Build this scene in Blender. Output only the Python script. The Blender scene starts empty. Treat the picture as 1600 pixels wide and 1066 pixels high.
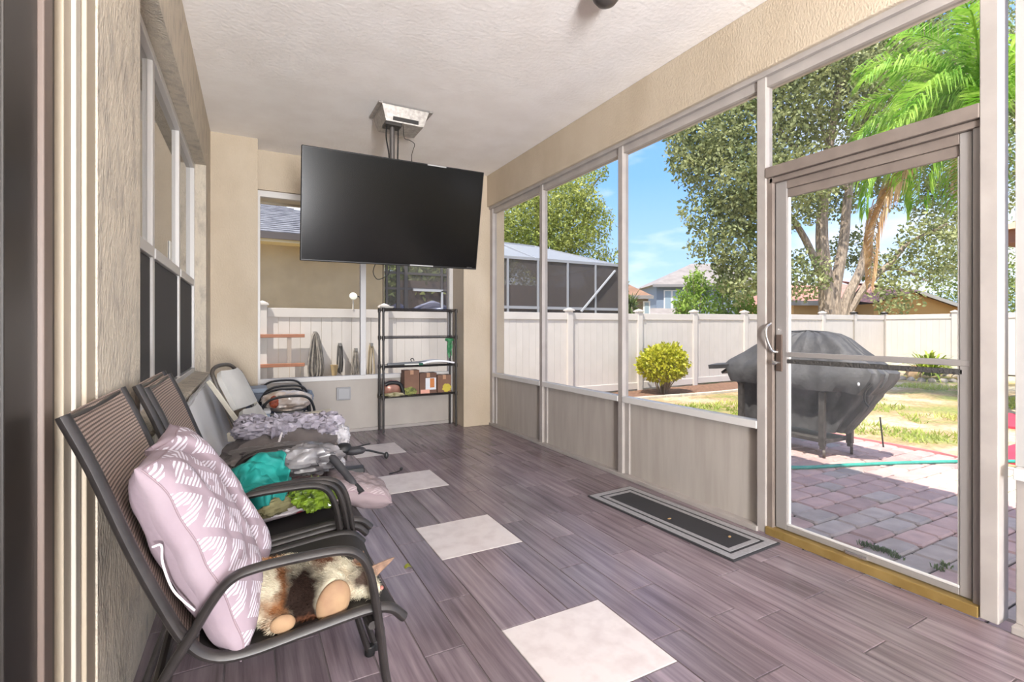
import bpy, bmesh, math, random
import numpy as np
from mathutils import Vector, Matrix, noise

random.seed(7)
rng = np.random.default_rng(11)
sc = bpy.context.scene
COL = sc.collection
# ------------------------------------------------------------------ camera, sky, sun, exposure
H = 1.2
FPX, CXP, HYP = 777.0, 800.0, 512.0
TH = math.atan((800 - 384) / FPX)
cam_d = bpy.data.cameras.new('camera')
cam = bpy.data.objects.new('camera', cam_d)
COL.objects.link(cam)
cam.location = (0, 0, H)
cam.rotation_euler = (math.pi / 2, 0, -TH)
cam_d.sensor_width = 36.0
cam_d.lens = 36.0 * FPX / 1600.0
cam_d.shift_y = -(533 - HYP) / 1600.0
cam_d.clip_start = 0.02
cam_d.clip_end = 500
sc.camera = cam

vs = sc.view_settings
vs.view_transform = 'Standard'
vs.look = 'None'
vs.gamma = 1.0
vs.use_curve_mapping = False
vs.exposure = EXPOSURE = 1.2

def lin(c):
    out = []
    for v in c[:3]:
        v = v / 255.0
        out.append(v / 12.92 if v <= 0.04045 else ((v + 0.055) / 1.055) ** 2.4)
    return (out[0], out[1], out[2], 1.0)

world = bpy.data.worlds.new('sky')
sc.world = world
world.use_nodes = True
nt = world.node_tree
nt.nodes.clear()
wo = nt.nodes.new('ShaderNodeOutputWorld')
bg = nt.nodes.new('ShaderNodeBackground')
tc = nt.nodes.new('ShaderNodeTexCoord')
sep = nt.nodes.new('ShaderNodeSeparateXYZ')
rmp = nt.nodes.new('ShaderNodeValToRGB')
rmp.color_ramp.elements[0].position = 0.0
rmp.color_ramp.elements[0].color = lin((186, 214, 248))
rmp.color_ramp.elements[1].position = 0.75
rmp.color_ramp.elements[1].color = lin((84, 136, 222))
e = rmp.color_ramp.elements.new(0.28)
e.color = lin((124, 174, 240))
mp = nt.nodes.new('ShaderNodeMapping')
mp.inputs['Scale'].default_value = (1.0, 1.0, 3.2)
nz = nt.nodes.new('ShaderNodeTexNoise')
nz.inputs['Scale'].default_value = 2.3
nz.inputs['Detail'].default_value = 7
nz.inputs['Roughness'].default_value = 0.55
cr = nt.nodes.new('ShaderNodeValToRGB')
cr.color_ramp.elements[0].position = 0.41
cr.color_ramp.elements[0].color = (0, 0, 0, 1)
cr.color_ramp.elements[1].position = 0.62
cr.color_ramp.elements[1].color = (0.9, 0.9, 0.9, 1)
mix = nt.nodes.new('ShaderNodeMix')
mix.data_type = 'RGBA'
mix.inputs[7].default_value = lin((246, 246, 250))
L = nt.links.new
L(tc.outputs['Generated'], sep.inputs[0])
L(sep.outputs['Z'], rmp.inputs[0])
L(tc.outputs['Generated'], mp.inputs[0])
L(mp.outputs[0], nz.inputs['Vector'])
L(nz.outputs['Fac'], cr.inputs[0])
L(cr.outputs[0], mix.inputs[0])
L(rmp.outputs[0], mix.inputs[6])
L(mix.outputs[2], bg.inputs['Color'])
bg.inputs['Strength'].default_value = SKY = 0.85
L(bg.outputs[0], wo.inputs[0])

sun_d = bpy.data.lights.new('sun', 'SUN')
sun_d.energy = 4.0
sun_d.angle = 0.009
sun_d.color = (1.0, 0.95, 0.87)
sun = bpy.data.objects.new('sun', sun_d)
COL.objects.link(sun)
sun.location = (-10, -6, 25)
sun.rotation_euler = Vector((0.46, 0.27, -1.0)).to_track_quat('-Z', 'Y').to_euler()

# added fill lamps, unseen behind the viewpoint, brightening the porch interior
def area(name, loc, aim, w, h, power, col=(0.985, 0.985, 1.0)):
    d_ = bpy.data.lights.new(name, 'AREA')
    d_.shape = 'RECTANGLE'
    d_.size, d_.size_y = w, h
    d_.energy = power
    d_.color = col
    o_ = bpy.data.objects.new(name, d_)
    COL.objects.link(o_)
    o_.location = loc
    o_.rotation_euler = (Vector(aim) - Vector(loc)).to_track_quat('-Z', 'Y').to_euler()
    return o_
area('soft_fill', (0.0, -5.0, 1.9), (1.3, 4.0, 1.9), 0.55, 1.9, 48)
area('ceiling_fill', (0.05, -3.7, 1.1), (0.55, -2.5, 3.0), 0.6, 2.2, 430)

# ------------------------------------------------------------------ geometry of the view, as real positions
R_ = (math.cos(TH), -math.sin(TH))
F_ = (math.sin(TH), math.cos(TH))
def ray(u, v):
    a = (u - CXP) / FPX
    return Vector((F_[0] + a * R_[0], F_[1] + a * R_[1], (HYP - v) / FPX))
def pz(u, v, z):
    d = ray(u, v)
    return Vector((0, 0, H)) + d * ((z - H) / d.z)
def px_(u, v, x):
    d = ray(u, v)
    return Vector((0, 0, H)) + d * (x / d.x)
def py(u, v, y):
    d = ray(u, v)
    return Vector((0, 0, H)) + d * (y / d.y)
def pd(u, v, d):
    return Vector((0, 0, H)) + ray(u, v) * d

# ------------------------------------------------------------------ materials
MATS = {}
def newmat(name):
    m = bpy.data.materials.new(name)
    m.use_nodes = True
    return m, m.node_tree, m.node_tree.nodes['Principled BSDF']

def mat(name, c, rough=0.6, metal=0.0, c2=None, scale=6.0, detail=4.0, lo=0.35, hi=0.65, bump=0.0, bscale=40.0,
        stretch=(1, 1, 1), spec=0.5, rnd=0.0, emit=None, coat=0.0, dist=0.01, sheen=0.0, bdetail=3.0):
    if name in MATS:
        return MATS[name]
    m, t, p = newmat(name)
    N, K = t.nodes.new, t.links.new
    p.inputs['Base Color'].default_value = lin(c)
    p.inputs['Roughness'].default_value = rough
    p.inputs['Metallic'].default_value = metal
    p.inputs['Specular IOR Level'].default_value = spec
    p.inputs['Coat Weight'].default_value = coat
    if emit:
        p.inputs['Emission Color'].default_value = lin(emit[0])
        p.inputs['Emission Strength'].default_value = emit[1]
    co = N('ShaderNodeTexCoord')
    mpn = N('ShaderNodeMapping')
    mpn.inputs['Scale'].default_value = stretch
    oi = N('ShaderNodeObjectInfo')
    ad = N('ShaderNodeVectorMath')
    ad.operation = 'ADD'
    ml = N('ShaderNodeMath')
    ml.operation = 'MULTIPLY'
    ml.inputs[1].default_value = 37.0
    K(oi.outputs['Random'], ml.inputs[0])
    K(co.outputs['Object'], ad.inputs[0])
    K(ml.outputs[0], ad.inputs[1])
    K(ad.outputs[0], mpn.inputs[0])
    col_out = None
    if c2 is not None:
        n = N('ShaderNodeTexNoise')
        n.inputs['Scale'].default_value = scale
        n.inputs['Detail'].default_value = detail
        K(mpn.outputs[0], n.inputs['Vector'])
        r = N('ShaderNodeValToRGB')
        r.color_ramp.elements[0].position = lo
        r.color_ramp.elements[0].color = lin(c)
        r.color_ramp.elements[1].position = hi
        r.color_ramp.elements[1].color = lin(c2)
        K(n.outputs['Fac'], r.inputs[0])
        col_out = r.outputs[0]
    if rnd > 0:
        hs = N('ShaderNodeHueSaturation')
        if col_out is not None:
            K(col_out, hs.inputs['Color'])
        else:
            hs.inputs['Color'].default_value = lin(c)
        mr = N('ShaderNodeMapRange')
        mr.inputs['To Min'].default_value = 1 - rnd
        mr.inputs['To Max'].default_value = 1 + rnd
        K(oi.outputs['Random'], mr.inputs['Value'])
        K(mr.outputs[0], hs.inputs['Value'])
        col_out = hs.outputs[0]
    if col_out is not None:
        K(col_out, p.inputs['Base Color'])
    if bump > 0:
        n2 = N('ShaderNodeTexNoise')
        n2.inputs['Scale'].default_value = bscale
        n2.inputs['Detail'].default_value = bdetail
        K(mpn.outputs[0], n2.inputs['Vector'])
        b = N('ShaderNodeBump')
        b.inputs['Strength'].default_value = bump
        b.inputs['Distance'].default_value = dist
        K(n2.outputs['Fac'], b.inputs['Height'])
        K(b.outputs[0], p.inputs['Normal'])
    MATS[name] = m
    return m

def see_through(name, c, fac, gloss=0.0, rough=0.05):
    """thin screen or pane: fac of it is solid colour, gloss of it mirrors"""
    if name in MATS:
        return MATS[name]
    m = bpy.data.materials.new(name)
    m.use_nodes = True
    t = m.node_tree
    t.nodes.clear()
    N, K = t.nodes.new, t.links.new
    o = N('ShaderNodeOutputMaterial')
    tr = N('ShaderNodeBsdfTransparent')
    df = N('ShaderNodeBsdfDiffuse')
    df.inputs['Color'].default_value = lin(c)
    mx = N('ShaderNodeMixShader')
    mx.inputs[0].default_value = fac
    K(tr.outputs[0], mx.inputs[1])
    K(df.outputs[0], mx.inputs[2])
    out = mx.outputs[0]
    if gloss > 0:
        gl = N('ShaderNodeBsdfGlossy')
        gl.inputs['Roughness'].default_value = rough
        m2 = N('ShaderNodeMixShader')
        lw = N('ShaderNodeFresnel')
        lw.inputs['IOR'].default_value = 1.5
        mm = N('ShaderNodeMath')
        mm.operation = 'MULTIPLY'
        mm.inputs[1].default_value = gloss
        K(lw.outputs[0], mm.inputs[0])
        K(mm.outputs[0], m2.inputs[0])
        K(out, m2.inputs[1])
        K(gl.outputs[0], m2.inputs[2])
        out = m2.outputs[0]
    K(out, o.inputs[0])
    MATS[name] = m
    return m

def leafmat(name, c, c2, rnd=0.0, scale=1.5, trans=0.35):
    if name in MATS:
        return MATS[name]
    m = bpy.data.materials.new(name)
    m.use_nodes = True
    t = m.node_tree
    t.nodes.clear()
    N, K = t.nodes.new, t.links.new
    o = N('ShaderNodeOutputMaterial')
    co = N('ShaderNodeTexCoord')
    n = N('ShaderNodeTexNoise')
    n.inputs['Scale'].default_value = scale
    n.inputs['Detail'].default_value = 6
    K(co.outputs['Object'], n.inputs['Vector'])
    r = N('ShaderNodeValToRGB')
    r.color_ramp.elements[0].position = 0.35
    r.color_ramp.elements[0].color = lin(c)
    r.color_ramp.elements[1].position = 0.68
    r.color_ramp.elements[1].color = lin(c2)
    K(n.outputs['Fac'], r.inputs[0])
    d = N('ShaderNodeBsdfPrincipled')
    d.inputs['Roughness'].default_value = 0.5
    d.inputs['Specular IOR Level'].default_value = 0.35
    tl = N('ShaderNodeBsdfTranslucent')
    K(r.outputs[0], d.inputs['Base Color'])
    K(r.outputs[0], tl.inputs['Color'])
    mx = N('ShaderNodeMixShader')
    mx.inputs[0].default_value = trans
    K(d.outputs[0], mx.inputs[1])
    K(tl.outputs[0], mx.inputs[2])
    K(mx.outputs[0], o.inputs[0])
    MATS[name] = m
    return m

# ------------------------------------------------------------------ mesh building
def origin_of(o):
    v = Vector((0, 0, 0))
    while o is not None:
        v = v + o.location
        o = o.parent
    return v

def spline(pts, n=6, closed=False):
    P = [Vector(p) for p in pts]
    out = []
    m = len(P)
    rngi = range(m if closed else m - 1)
    for i in rngi:
        if closed:
            p0, p1, p2, p3 = P[(i - 1) % m], P[i], P[(i + 1) % m], P[(i + 2) % m]
        else:
            p1, p2 = P[i], P[i + 1]
            p0 = P[i - 1] if i > 0 else p1 * 2 - p2
            p3 = P[i + 2] if i + 2 < m else p2 * 2 - p1
        for k in range(n):
            t = k / n
            out.append(0.5 * ((2 * p1) + (p2 - p0) * t + (2 * p0 - 5 * p1 + 4 * p2 - p3) * t * t + (3 * p1 - p0 - 3 * p2 + p3) * t ** 3))
    if not closed:
        out.append(P[-1])
    return out

class MB:
    def __init__(s):
        s.v, s.f, s.uv = [], [], None
    def add(s, vs_, fs):
        b = len(s.v)
        s.v += [Vector(x) for x in vs_]
        s.f += [[b + i for i in f] for f in fs]
        return s
    def box(s, a, b):
        x0, y0, z0 = a
        x1, y1, z1 = b
        return s.hexa([(x0, y0, z0), (x1, y0, z0), (x1, y1, z0), (x0, y1, z0), (x0, y0, z1), (x1, y0, z1), (x1, y1, z1), (x0, y1, z1)])
    def hexa(s, p):
        return s.add(p, [(3, 2, 1, 0), (4, 5, 6, 7), (0, 1, 5, 4), (1, 2, 6, 5), (2, 3, 7, 6), (3, 0, 4, 7)])
    def obox(s, c, size, M=None):
        h = [x / 2 for x in size]
        pts = []
        for z in (-1, 1):
            for x, y in ((-1, -1), (1, -1), (1, 1), (-1, 1)):
                q = Vector((x * h[0], y * h[1], z * h[2]))
                if M is not None:
                    q = M @ q
                pts.append(Vector(c) + q)
        return s.hexa(pts)
    def bar(s, a, b, w, t, up=(0, 0, 1)):
        a, b = Vector(a), Vector(b)
        d = (b - a)
        ln = d.length
        d.normalize()
        sd = d.cross(Vector(up))
        if sd.length < 1e-4:
            sd = d.cross(Vector((1, 0, 0)))
        sd.normalize()
        u2 = sd.cross(d)
        M = Matrix((sd, d, u2)).transposed()
        return s.obox((a + b) / 2, (w, ln, t), M)
    def tube(s, pts, r, seg=8, r2=None, up=(0, 0, 1), closed=False):
        """round tube along pts; r may be a list; r2 flattens the section"""
        P = [Vector(p) for p in pts]
        n = len(P)
        b = len(s.v)
        prev = None
        for i in range(n):
            a = P[i - 1] if i > 0 else (P[-1] if closed else P[0])
            c = P[i + 1] if i < n - 1 else (P[0] if closed else P[-1])
            t = (c - a)
            if t.length < 1e-9:
                t = Vector((0, 0, 1))
            t.normalize()
            if prev is None:
                x = t.cross(Vector(up))
                if x.length < 1e-3:
                    x = t.cross(Vector((1, 0, 0)))
            else:
                x = prev - t * prev.dot(t)
                if x.length < 1e-4:
                    x = t.cross(Vector(up))
            x.normalize()
            prev = x
            y = t.cross(x)
            rr = r[i] if isinstance(r, (list, tuple)) else r
            ry = rr if r2 is None else (r2[i] if isinstance(r2, (list, tuple)) else r2)
            for k in range(seg):
                an = 2 * math.pi * k / seg
                s.v.append(P[i] + x * (rr * math.cos(an)) + y * (ry * math.sin(an)))
        for i in range(n if closed else n - 1):
            j = (i + 1) % n
            for k in range(seg):
                l = (k + 1) % seg
                s.f.append([b + i * seg + k, b + i * seg + l, b + j * seg + l, b + j * seg + k])
        if not closed:
            s.f.append([b + k for k in range(seg)][::-1])
            s.f.append([b + (n - 1) * seg + k for k in range(seg)])
        return s
    def lathe(s, prof, c, seg=20, M=None, caps=True):
        b = len(s.v)
        for r, z in prof:
            for k in range(seg):
                an = 2 * math.pi * k / seg
                q = Vector((r * math.cos(an), r * math.sin(an), z))
                if M is not None:
                    q = M @ q
                s.v.append(Vector(c) + q)
        m = len(prof)
        for i in range(m - 1):
            for k in range(seg):
                l = (k + 1) % seg
                s.f.append([b + i * seg + k, b + i * seg + l, b + (i + 1) * seg + l, b + (i + 1) * seg + k])
        if caps:
            s.f.append([b + k for k in range(seg)][::-1])
            s.f.append([b + (m - 1) * seg + k for k in range(seg)])
        return s
    def prism(s, poly, ax, a0, a1):
        """poly of 2-D points, extruded along axis ax from a0 to a1"""
        def pt(p, a):
            q = [0, 0, 0]
            o = [i for i in range(3) if i != ax]
            q[o[0]], q[o[1]], q[ax] = p[0], p[1], a
            return q
        n = len(poly)
        return s.add([pt(p, a0) for p in poly] + [pt(p, a1) for p in poly],
                     [list(range(n))[::-1], [n + i for i in range(n)]] + [[i, (i + 1) % n, n + (i + 1) % n, n + i] for i in range(n)])
    def blob(s, c, r, M=None, nu=24, nv=14, fn=None):
        """ellipsoid of radii r; fn(unit vector) scales it"""
        b = len(s.v)
        pts = [Vector((0, 0, -1))]
        for j in range(1, nv):
            ph = -math.pi / 2 + math.pi * j / nv
            for i in range(nu):
                th = 2 * math.pi * i / nu
                pts.append(Vector((math.cos(ph) * math.cos(th), math.cos(ph) * math.sin(th), math.sin(ph))))
        pts.append(Vector((0, 0, 1)))
        for q in pts:
            k = fn(q) if fn else 1.0
            w = Vector((q.x * r[0], q.y * r[1], q.z * r[2])) * k
            if M is not None:
                w = M @ w
            s.v.append(Vector(c) + w)
        for i in range(nu):
            s.f.append([b, b + 1 + (i + 1) % nu, b + 1 + i])
        for j in range(nv - 2):
            for i in range(nu):
                l = (i + 1) % nu
                s.f.append([b + 1 + j * nu + i, b + 1 + j * nu + l, b + 1 + (j + 1) * nu + l, b + 1 + (j + 1) * nu + i])
        t = b + 1 + (nv - 1) * nu
        for i in range(nu):
            s.f.append([t, t - nu + i, t - nu + (i + 1) % nu])
        return s
    def grid(s, fn, nu, nv, uv=False):
        b = len(s.v)
        for j in range(nv + 1):
            for i in range(nu + 1):
                s.v.append(Vector(fn(i / nu, j / nv)))
        for j in range(nv):
            for i in range(nu):
                a = b + j * (nu + 1) + i
                s.f.append([a, a + 1, a + nu + 2, a + nu + 1])
        return s
    def sheet(s, fn, nu, nv, t):
        """double-sided sheet of thickness t"""
        g = [[Vector(fn(i / nu, j / nv)) for i in range(nu + 1)] for j in range(nv + 1)]
        b = len(s.v)
        off = []
        for j in range(nv + 1):
            for i in range(nu + 1):
                du = g[j][min(i + 1, nu)] - g[j][max(i - 1, 0)]
                dv = g[min(j + 1, nv)][i] - g[max(j - 1, 0)][i]
                n = du.cross(dv)
                if n.length > 1e-12:
                    n.normalize()
                s.v.append(g[j][i] + n * (t / 2))
                off.append(g[j][i] - n * (t / 2))
        s.v += off
        w = nu + 1
        m = w * (nv + 1)
        for j in range(nv):
            for i in range(nu):
                a = b + j * w + i
                s.f.append([a, a + 1, a + w + 1, a + w])
                s.f.append([m + a, m + a + w, m + a + w + 1, m + a + 1])
        for i in range(nu):
            a = b + i
            s.f.append([a + 1, a, m + a, m + a + 1])
            a = b + nv * w + i
            s.f.append([a, a + 1, m + a + 1, m + a])
        for j in range(nv):
            a = b + j * w
            s.f.append([a, a + w, m + a + w, m + a])
            a = b + j * w + nu
            s.f.append([a + w, a, m + a, m + a + w])
        return s
    def move(s, fn):
        s.v = [Vector(fn(v)) for v in s.v]
        return s
    def build(s, name, m=None, parent=None, smooth=False, local=False, bevel=0.0, bseg=2, uv=None, loc=None):
        me = bpy.data.meshes.new(name)
        if parent is not None:
            org = Vector((0, 0, 0)) if local else origin_of(parent)
        elif loc is not None:
            org = Vector(loc)
        else:
            A = np.array([tuple(v) for v in s.v])
            mn, mx = A.min(0), A.max(0)
            org = Vector(((mn[0] + mx[0]) / 2, (mn[1] + mx[1]) / 2, mn[2]))
        me.from_pydata([tuple(v - org) for v in s.v], [], s.f)
        if bevel > 0:
            bm = bmesh.new()
            bm.from_mesh(me)
            bmesh.ops.recalc_face_normals(bm, faces=bm.faces)
            eds = [e_ for e_ in bm.edges if len(e_.link_faces) == 2 and e_.calc_face_angle(0) > 0.5]
            bmesh.ops.bevel(bm, geom=eds, offset=bevel, segments=bseg, profile=0.5, affect='EDGES', clamp_overlap=True)
            bm.to_mesh(me)
            bm.free()
        if smooth:
            me.polygons.foreach_set('use_smooth', [True] * len(me.polygons))
            if smooth != 'all':
                try:
                    me.set_sharp_from_angle(angle=0.7)
                except Exception:
                    pass
        if uv is not None:
            lay = me.uv_layers.new(name='UVMap')
            for lp in me.loops:
                lay.data[lp.index].uv = uv[lp.vertex_index]
        me.validate()
        if m is not None:
            me.materials.append(m)
        o = bpy.data.objects.new(name, me)
        COL.objects.link(o)
        if parent is not None:
            o.parent = parent
        else:
            o.location = org
        return o

def tag(o, label=None, cat=None, group=None, kind=None):
    if label:
        o['label'] = label
    if cat:
        o['category'] = cat
    if group:
        o['group'] = group
    if kind:
        o['kind'] = kind
    return o

def thing(name, loc, label, cat, group=None, kind=None, rz=0.0):
    o = bpy.data.objects.new(name, None)
    o.empty_display_size = 0.1
    COL.objects.link(o)
    o.location = loc
    o.rotation_euler = (0, 0, rz)
    return tag(o, label, cat, group, kind)

def link_copy(o, parent=None, loc=None):
    c = o.copy()
    COL.objects.link(c)
    if parent is not None:
        c.parent = parent
    if loc is not None:
        c.location = loc
    return c

def copy_tree(o, parent=None):
    c = link_copy(o, parent)
    for ch in o.children:
        copy_tree(ch, c)
    return c

def raw_mesh(name, verts, faces_n, m, parent=None, smooth=False, flat=None):
    """numpy verts (n,3) and quads/tris (k,c) to one object, fast"""
    me = bpy.data.meshes.new(name)
    org = np.array(origin_of(parent)) if parent is not None else np.zeros(3)
    v = (verts - org).astype(np.float32)
    k, c = faces_n.shape
    me.vertices.add(len(v))
    me.vertices.foreach_set('co', v.ravel())
    me.loops.add(k * c)
    me.loops.foreach_set('vertex_index', faces_n.astype(np.int32).ravel())
    me.polygons.add(k)
    me.polygons.foreach_set('loop_start', np.arange(0, k * c, c, dtype=np.int32))
    me.polygons.foreach_set('loop_total', np.full(k, c, dtype=np.int32))
    me.update(calc_edges=True)
    me.validate()
    if m is not None:
        me.materials.append(m)
    o = bpy.data.objects.new(name, me)
    COL.objects.link(o)
    if parent is not None:
        o.parent = parent
    return o

def leaves(name, P, size, m, parent, up=0.3, asp=0.55, out=None, bend=True):
    """one leaf per point: a folded pointed quad (two triangles meeting at the midrib)"""
    n = len(P)
    d = rng.normal(size=(n, 3))
    if out is not None:
        d = d * 0.7 + out
    d[:, 2] -= up
    d /= np.linalg.norm(d, axis=1)[:, None] + 1e-9
    r = rng.normal(size=(n, 3))
    s_ = np.cross(d, r)
    s_ /= np.linalg.norm(s_, axis=1)[:, None] + 1e-9
    nn = np.cross(d, s_)
    sz = (size * rng.uniform(0.6, 1.35, n))[:, None]
    a = P
    b = P + d * sz * 0.5 + s_ * sz * asp * 0.5 + nn * sz * 0.08
    c = P + d * sz
    e_ = P + d * sz * 0.5 - s_ * sz * asp * 0.5 + nn * sz * 0.08
    V = np.stack([a, b, c, e_], 1).reshape(-1, 3)
    i = np.arange(n)[:, None] * 4
    Fq = np.concatenate([i + np.array([[0, 1, 2]]), i + np.array([[0, 2, 3]])], 0)
    return raw_mesh(name, V, Fq, m, parent)
# ------------------------------------------------------------------ materials of the shell
STUCCO = mat('stucco_cream', (188, 174, 154), 0.75, c2=(178, 163, 142), scale=3, bump=0.4, bscale=95, stretch=(1, 1, 0.55), dist=0.012)
STUCCO_IN = STUCCO
CEIL = mat('ceiling_knockdown', (242, 238, 235), 0.62, bump=0.32, bscale=38, dist=0.010, c2=(236, 231, 227), scale=4)
ALU = mat('white_aluminium', (164, 157, 152), 0.42, c2=(154, 147, 142), scale=7, spec=0.5)
ALU2 = mat('pale_aluminium', (178, 176, 175), 0.4, metal=0.25)
PANEL = mat('kick_panel_white', (172, 165, 157), 0.55, c2=(162, 154, 146), scale=3, stretch=(1, 6, 0.7))
GROUT = mat('grout', (112, 102, 103), 0.85, c2=(92, 83, 84), scale=9)
BRONZE = mat('dark_bronze_metal', (46, 41, 37), 0.35, c2=(38, 34, 31), scale=8)
TAUPE = mat('taupe_metal', (104, 90, 82), 0.4)
CREAMMET = mat('cream_metal', (166, 153, 134), 0.45)
WHITE = mat('white_vinyl', (200, 197, 194), 0.4)
SCREEN = see_through('insect_screen', (70, 70, 70), 0.10)
PANE = see_through('clear_pane', (200, 205, 210), 0.03, gloss=0.5)

def wood_mat():
    m, t, p = newmat('wood_look_plank')
    N, K = t.nodes.new, t.links.new
    co = N('ShaderNodeTexCoord')
    oi = N('ShaderNodeObjectInfo')
    ml = N('ShaderNodeMath'); ml.operation = 'MULTIPLY'; ml.inputs[1].default_value = 53.0
    K(oi.outputs['Random'], ml.inputs[0])
    ad = N('ShaderNodeVectorMath'); ad.operation = 'ADD'
    K(co.outputs['Object'], ad.inputs[0]); K(ml.outputs[0], ad.inputs[1])
    mpn = N('ShaderNodeMapping'); mpn.inputs['Scale'].default_value = (34, 1.6, 1)
    K(ad.outputs[0], mpn.inputs[0])
    n = N('ShaderNodeTexNoise'); n.inputs['Scale'].default_value = 1.0; n.inputs['Detail'].default_value = 5; n.inputs['Roughness'].default_value = 0.6
    K(mpn.outputs[0], n.inputs['Vector'])
    r = N('ShaderNodeValToRGB')
    r.color_ramp.elements[0].position = 0.3; r.color_ramp.elements[0].color = lin((100, 88, 93))
    r.color_ramp.elements[1].position = 0.72; r.color_ramp.elements[1].color = lin((150, 135, 140))
    K(n.outputs['Fac'], r.inputs[0])
    n3 = N('ShaderNodeTexNoise'); n3.inputs['Scale'].default_value = 2.3; n3.inputs['Detail'].default_value = 2
    K(ad.outputs[0], n3.inputs['Vector'])
    mx = N('ShaderNodeMix'); mx.data_type = 'RGBA'; mx.blend_type = 'MULTIPLY'
    r3 = N('ShaderNodeValToRGB')
    r3.color_ramp.elements[0].position = 0.35; r3.color_ramp.elements[0].color = (0.72, 0.66, 0.68, 1)
    r3.color_ramp.elements[1].position = 0.65; r3.color_ramp.elements[1].color = (1, 1, 1, 1)
    K(n3.outputs['Fac'], r3.inputs[0])
    mx.inputs[0].default_value = 0.7
    K(r.outputs[0], mx.inputs[6]); K(r3.outputs[0], mx.inputs[7])
    hs = N('ShaderNodeHueSaturation')
    mr = N('ShaderNodeMapRange'); mr.inputs['To Min'].default_value = 0.85; mr.inputs['To Max'].default_value = 1.15
    K(oi.outputs['Random'], mr.inputs['Value']); K(mr.outputs[0], hs.inputs['Value']); K(mx.outputs[2], hs.inputs['Color'])
    K(hs.outputs[0], p.inputs['Base Color'])
    p.inputs['Roughness'].default_value = 0.24
    b = N('ShaderNodeBump'); b.inputs['Strength'].default_value = 0.12; b.inputs['Distance'].default_value = 0.002
    K(n.outputs['Fac'], b.inputs['Height']); K(b.outputs[0], p.inputs['Normal'])
    return m
WOOD = wood_mat()
TILE = mat('white_stone_tile', (212, 203, 200), 0.35, c2=(198, 187, 184), scale=14, detail=8, lo=0.42, hi=0.7, rnd=0.02)

# ------------------------------------------------------------------ floor: grout bed, planks and inset tiles
def xl(y):
    return -0.36 + 0.0115 * y      # the house wall runs very slightly out of line with the floor

floor = MB().box((-0.6, -5.3, -0.22), (2.66, 6.1, -0.0035)).build('floor', GROUT, loc=(0, 0, 0))
tag(floor, 'porch floor of greyish wood-look planks with white square tiles set in', kind='structure')
W, PL, GAP = 0.1597, 0.64, 0.0048
plank_mesh = {}
def slab(name, x0, x1, y0, y1, m, top=0.0):
    key = (name, round(x1 - x0, 3), round(y1 - y0, 3))
    cx, cy = (x0 + x1) / 2, (y0 + y1) / 2
    if key not in plank_mesh:
        hx, hy = (x1 - x0 - GAP) / 2, (y1 - y0 - GAP) / 2
        c = 0.0014
        b = MB()
        b.add([(-hx, -hy, -0.006), (hx, -hy, -0.006), (hx, hy, -0.006), (-hx, hy, -0.006),
               (-hx, -hy, -c), (hx, -hy, -c), (hx, hy, -c), (-hx, hy, -c),
               (-hx + c, -hy + c, 0), (hx - c, -hy + c, 0), (hx - c, hy - c, 0), (-hx + c, hy - c, 0)],
              [(8, 9, 10, 11), (4, 5, 9, 8), (5, 6, 10, 9), (6, 7, 11, 10), (7, 4, 8, 11),
               (0, 1, 5, 4), (1, 2, 6, 5), (2, 3, 7, 6), (3, 0, 4, 7)])
        o = b.build(name, m, floor, local=True)
        plank_mesh[key] = o
    else:
        o = link_copy(plank_mesh[key], floor)
    o.location = (cx, cy, top)
    return o
tile_y = [(0.16, 0.62), (1.296, 1.757), (2.432, 2.893), (3.568, 4.029), (4.704, 5.165)]
YEND, YBEG = 5.905, -0.6
for k in range(-8, 12):
    x0 = 0.892 + W * k
    x1 = x0 + W
    if x1 < -0.33:
        continue
    x0 = max(x0, -0.345)
    x1 = min(x1, 2.655)
    if x1 - x0 < 0.02:
        continue
    if 0 <= k <= 2:
        segs, p = [], YBEG
        for a, b_ in tile_y:
            segs.append((p, a)); p = b_
        segs.append((p, YEND))
    else:
        segs = [(YBEG, YEND)]
    if k <= 5:
        ph = 2.066 if k % 2 else 1.743
    else:
        ph = 1.965 if k % 2 == 0 else 1.644
    for a, b_ in segs:
        if b_ - a < 0.8:
            slab('plank', x0, x1, a, b_, WOOD)
            continue
        y = ph - math.ceil((ph - a) / PL) * PL
        while y < b_:
            q0, q1 = max(y, a), min(y + PL, b_)
            if q1 - q0 > 0.02:
                slab('plank', x0, x1, q0, q1, WOOD)
            y += PL
for a, b_ in tile_y:
    slab('tile', 0.892, 0.892 + 3 * W, a, b_, TILE, top=0.0005)

# ------------------------------------------------------------------ ceiling and roof
ZC = 3.07
c = MB().box((-0.5, -5.3, ZC), (2.7, 6.1, ZC + 0.08)).build('ceiling', CEIL, loc=(0, 0, 0))
tag(c, 'white knockdown-textured porch ceiling', kind='structure')
rf = MB()
rf.prism([(-6.0, 3.2), (3.5, 3.2), (3.5, 3.32), (-1.5, 5.2), (-6.0, 5.2)], 1, -9.0, 6.65)
rf.v = [Vector(v) for v in rf.v]
ro = rf.build('roof', mat('own_roof_shingle', (120, 116, 112), 0.9), loc=(0, 0, 0))
tag(ro, 'roof of the house over the porch', kind='structure')
so = MB().box((2.86, -9, 2.98), (3.42, 6.65, 3.04)).box((3.40, -9, 2.96), (3.44, 6.65, 3.24)).box((-6, 6.12, 2.70), (2.3, 6.65, 2.76)).box((-6, 6.61, 2.68), (2.3, 6.66, 3.24))
o = so.build('trim_1', mat('eave_cream', (205, 196, 178), 0.6), loc=(0, 0, 0))
tag(o, 'cream eave and fascia along the porch roof', kind='structure')

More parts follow.
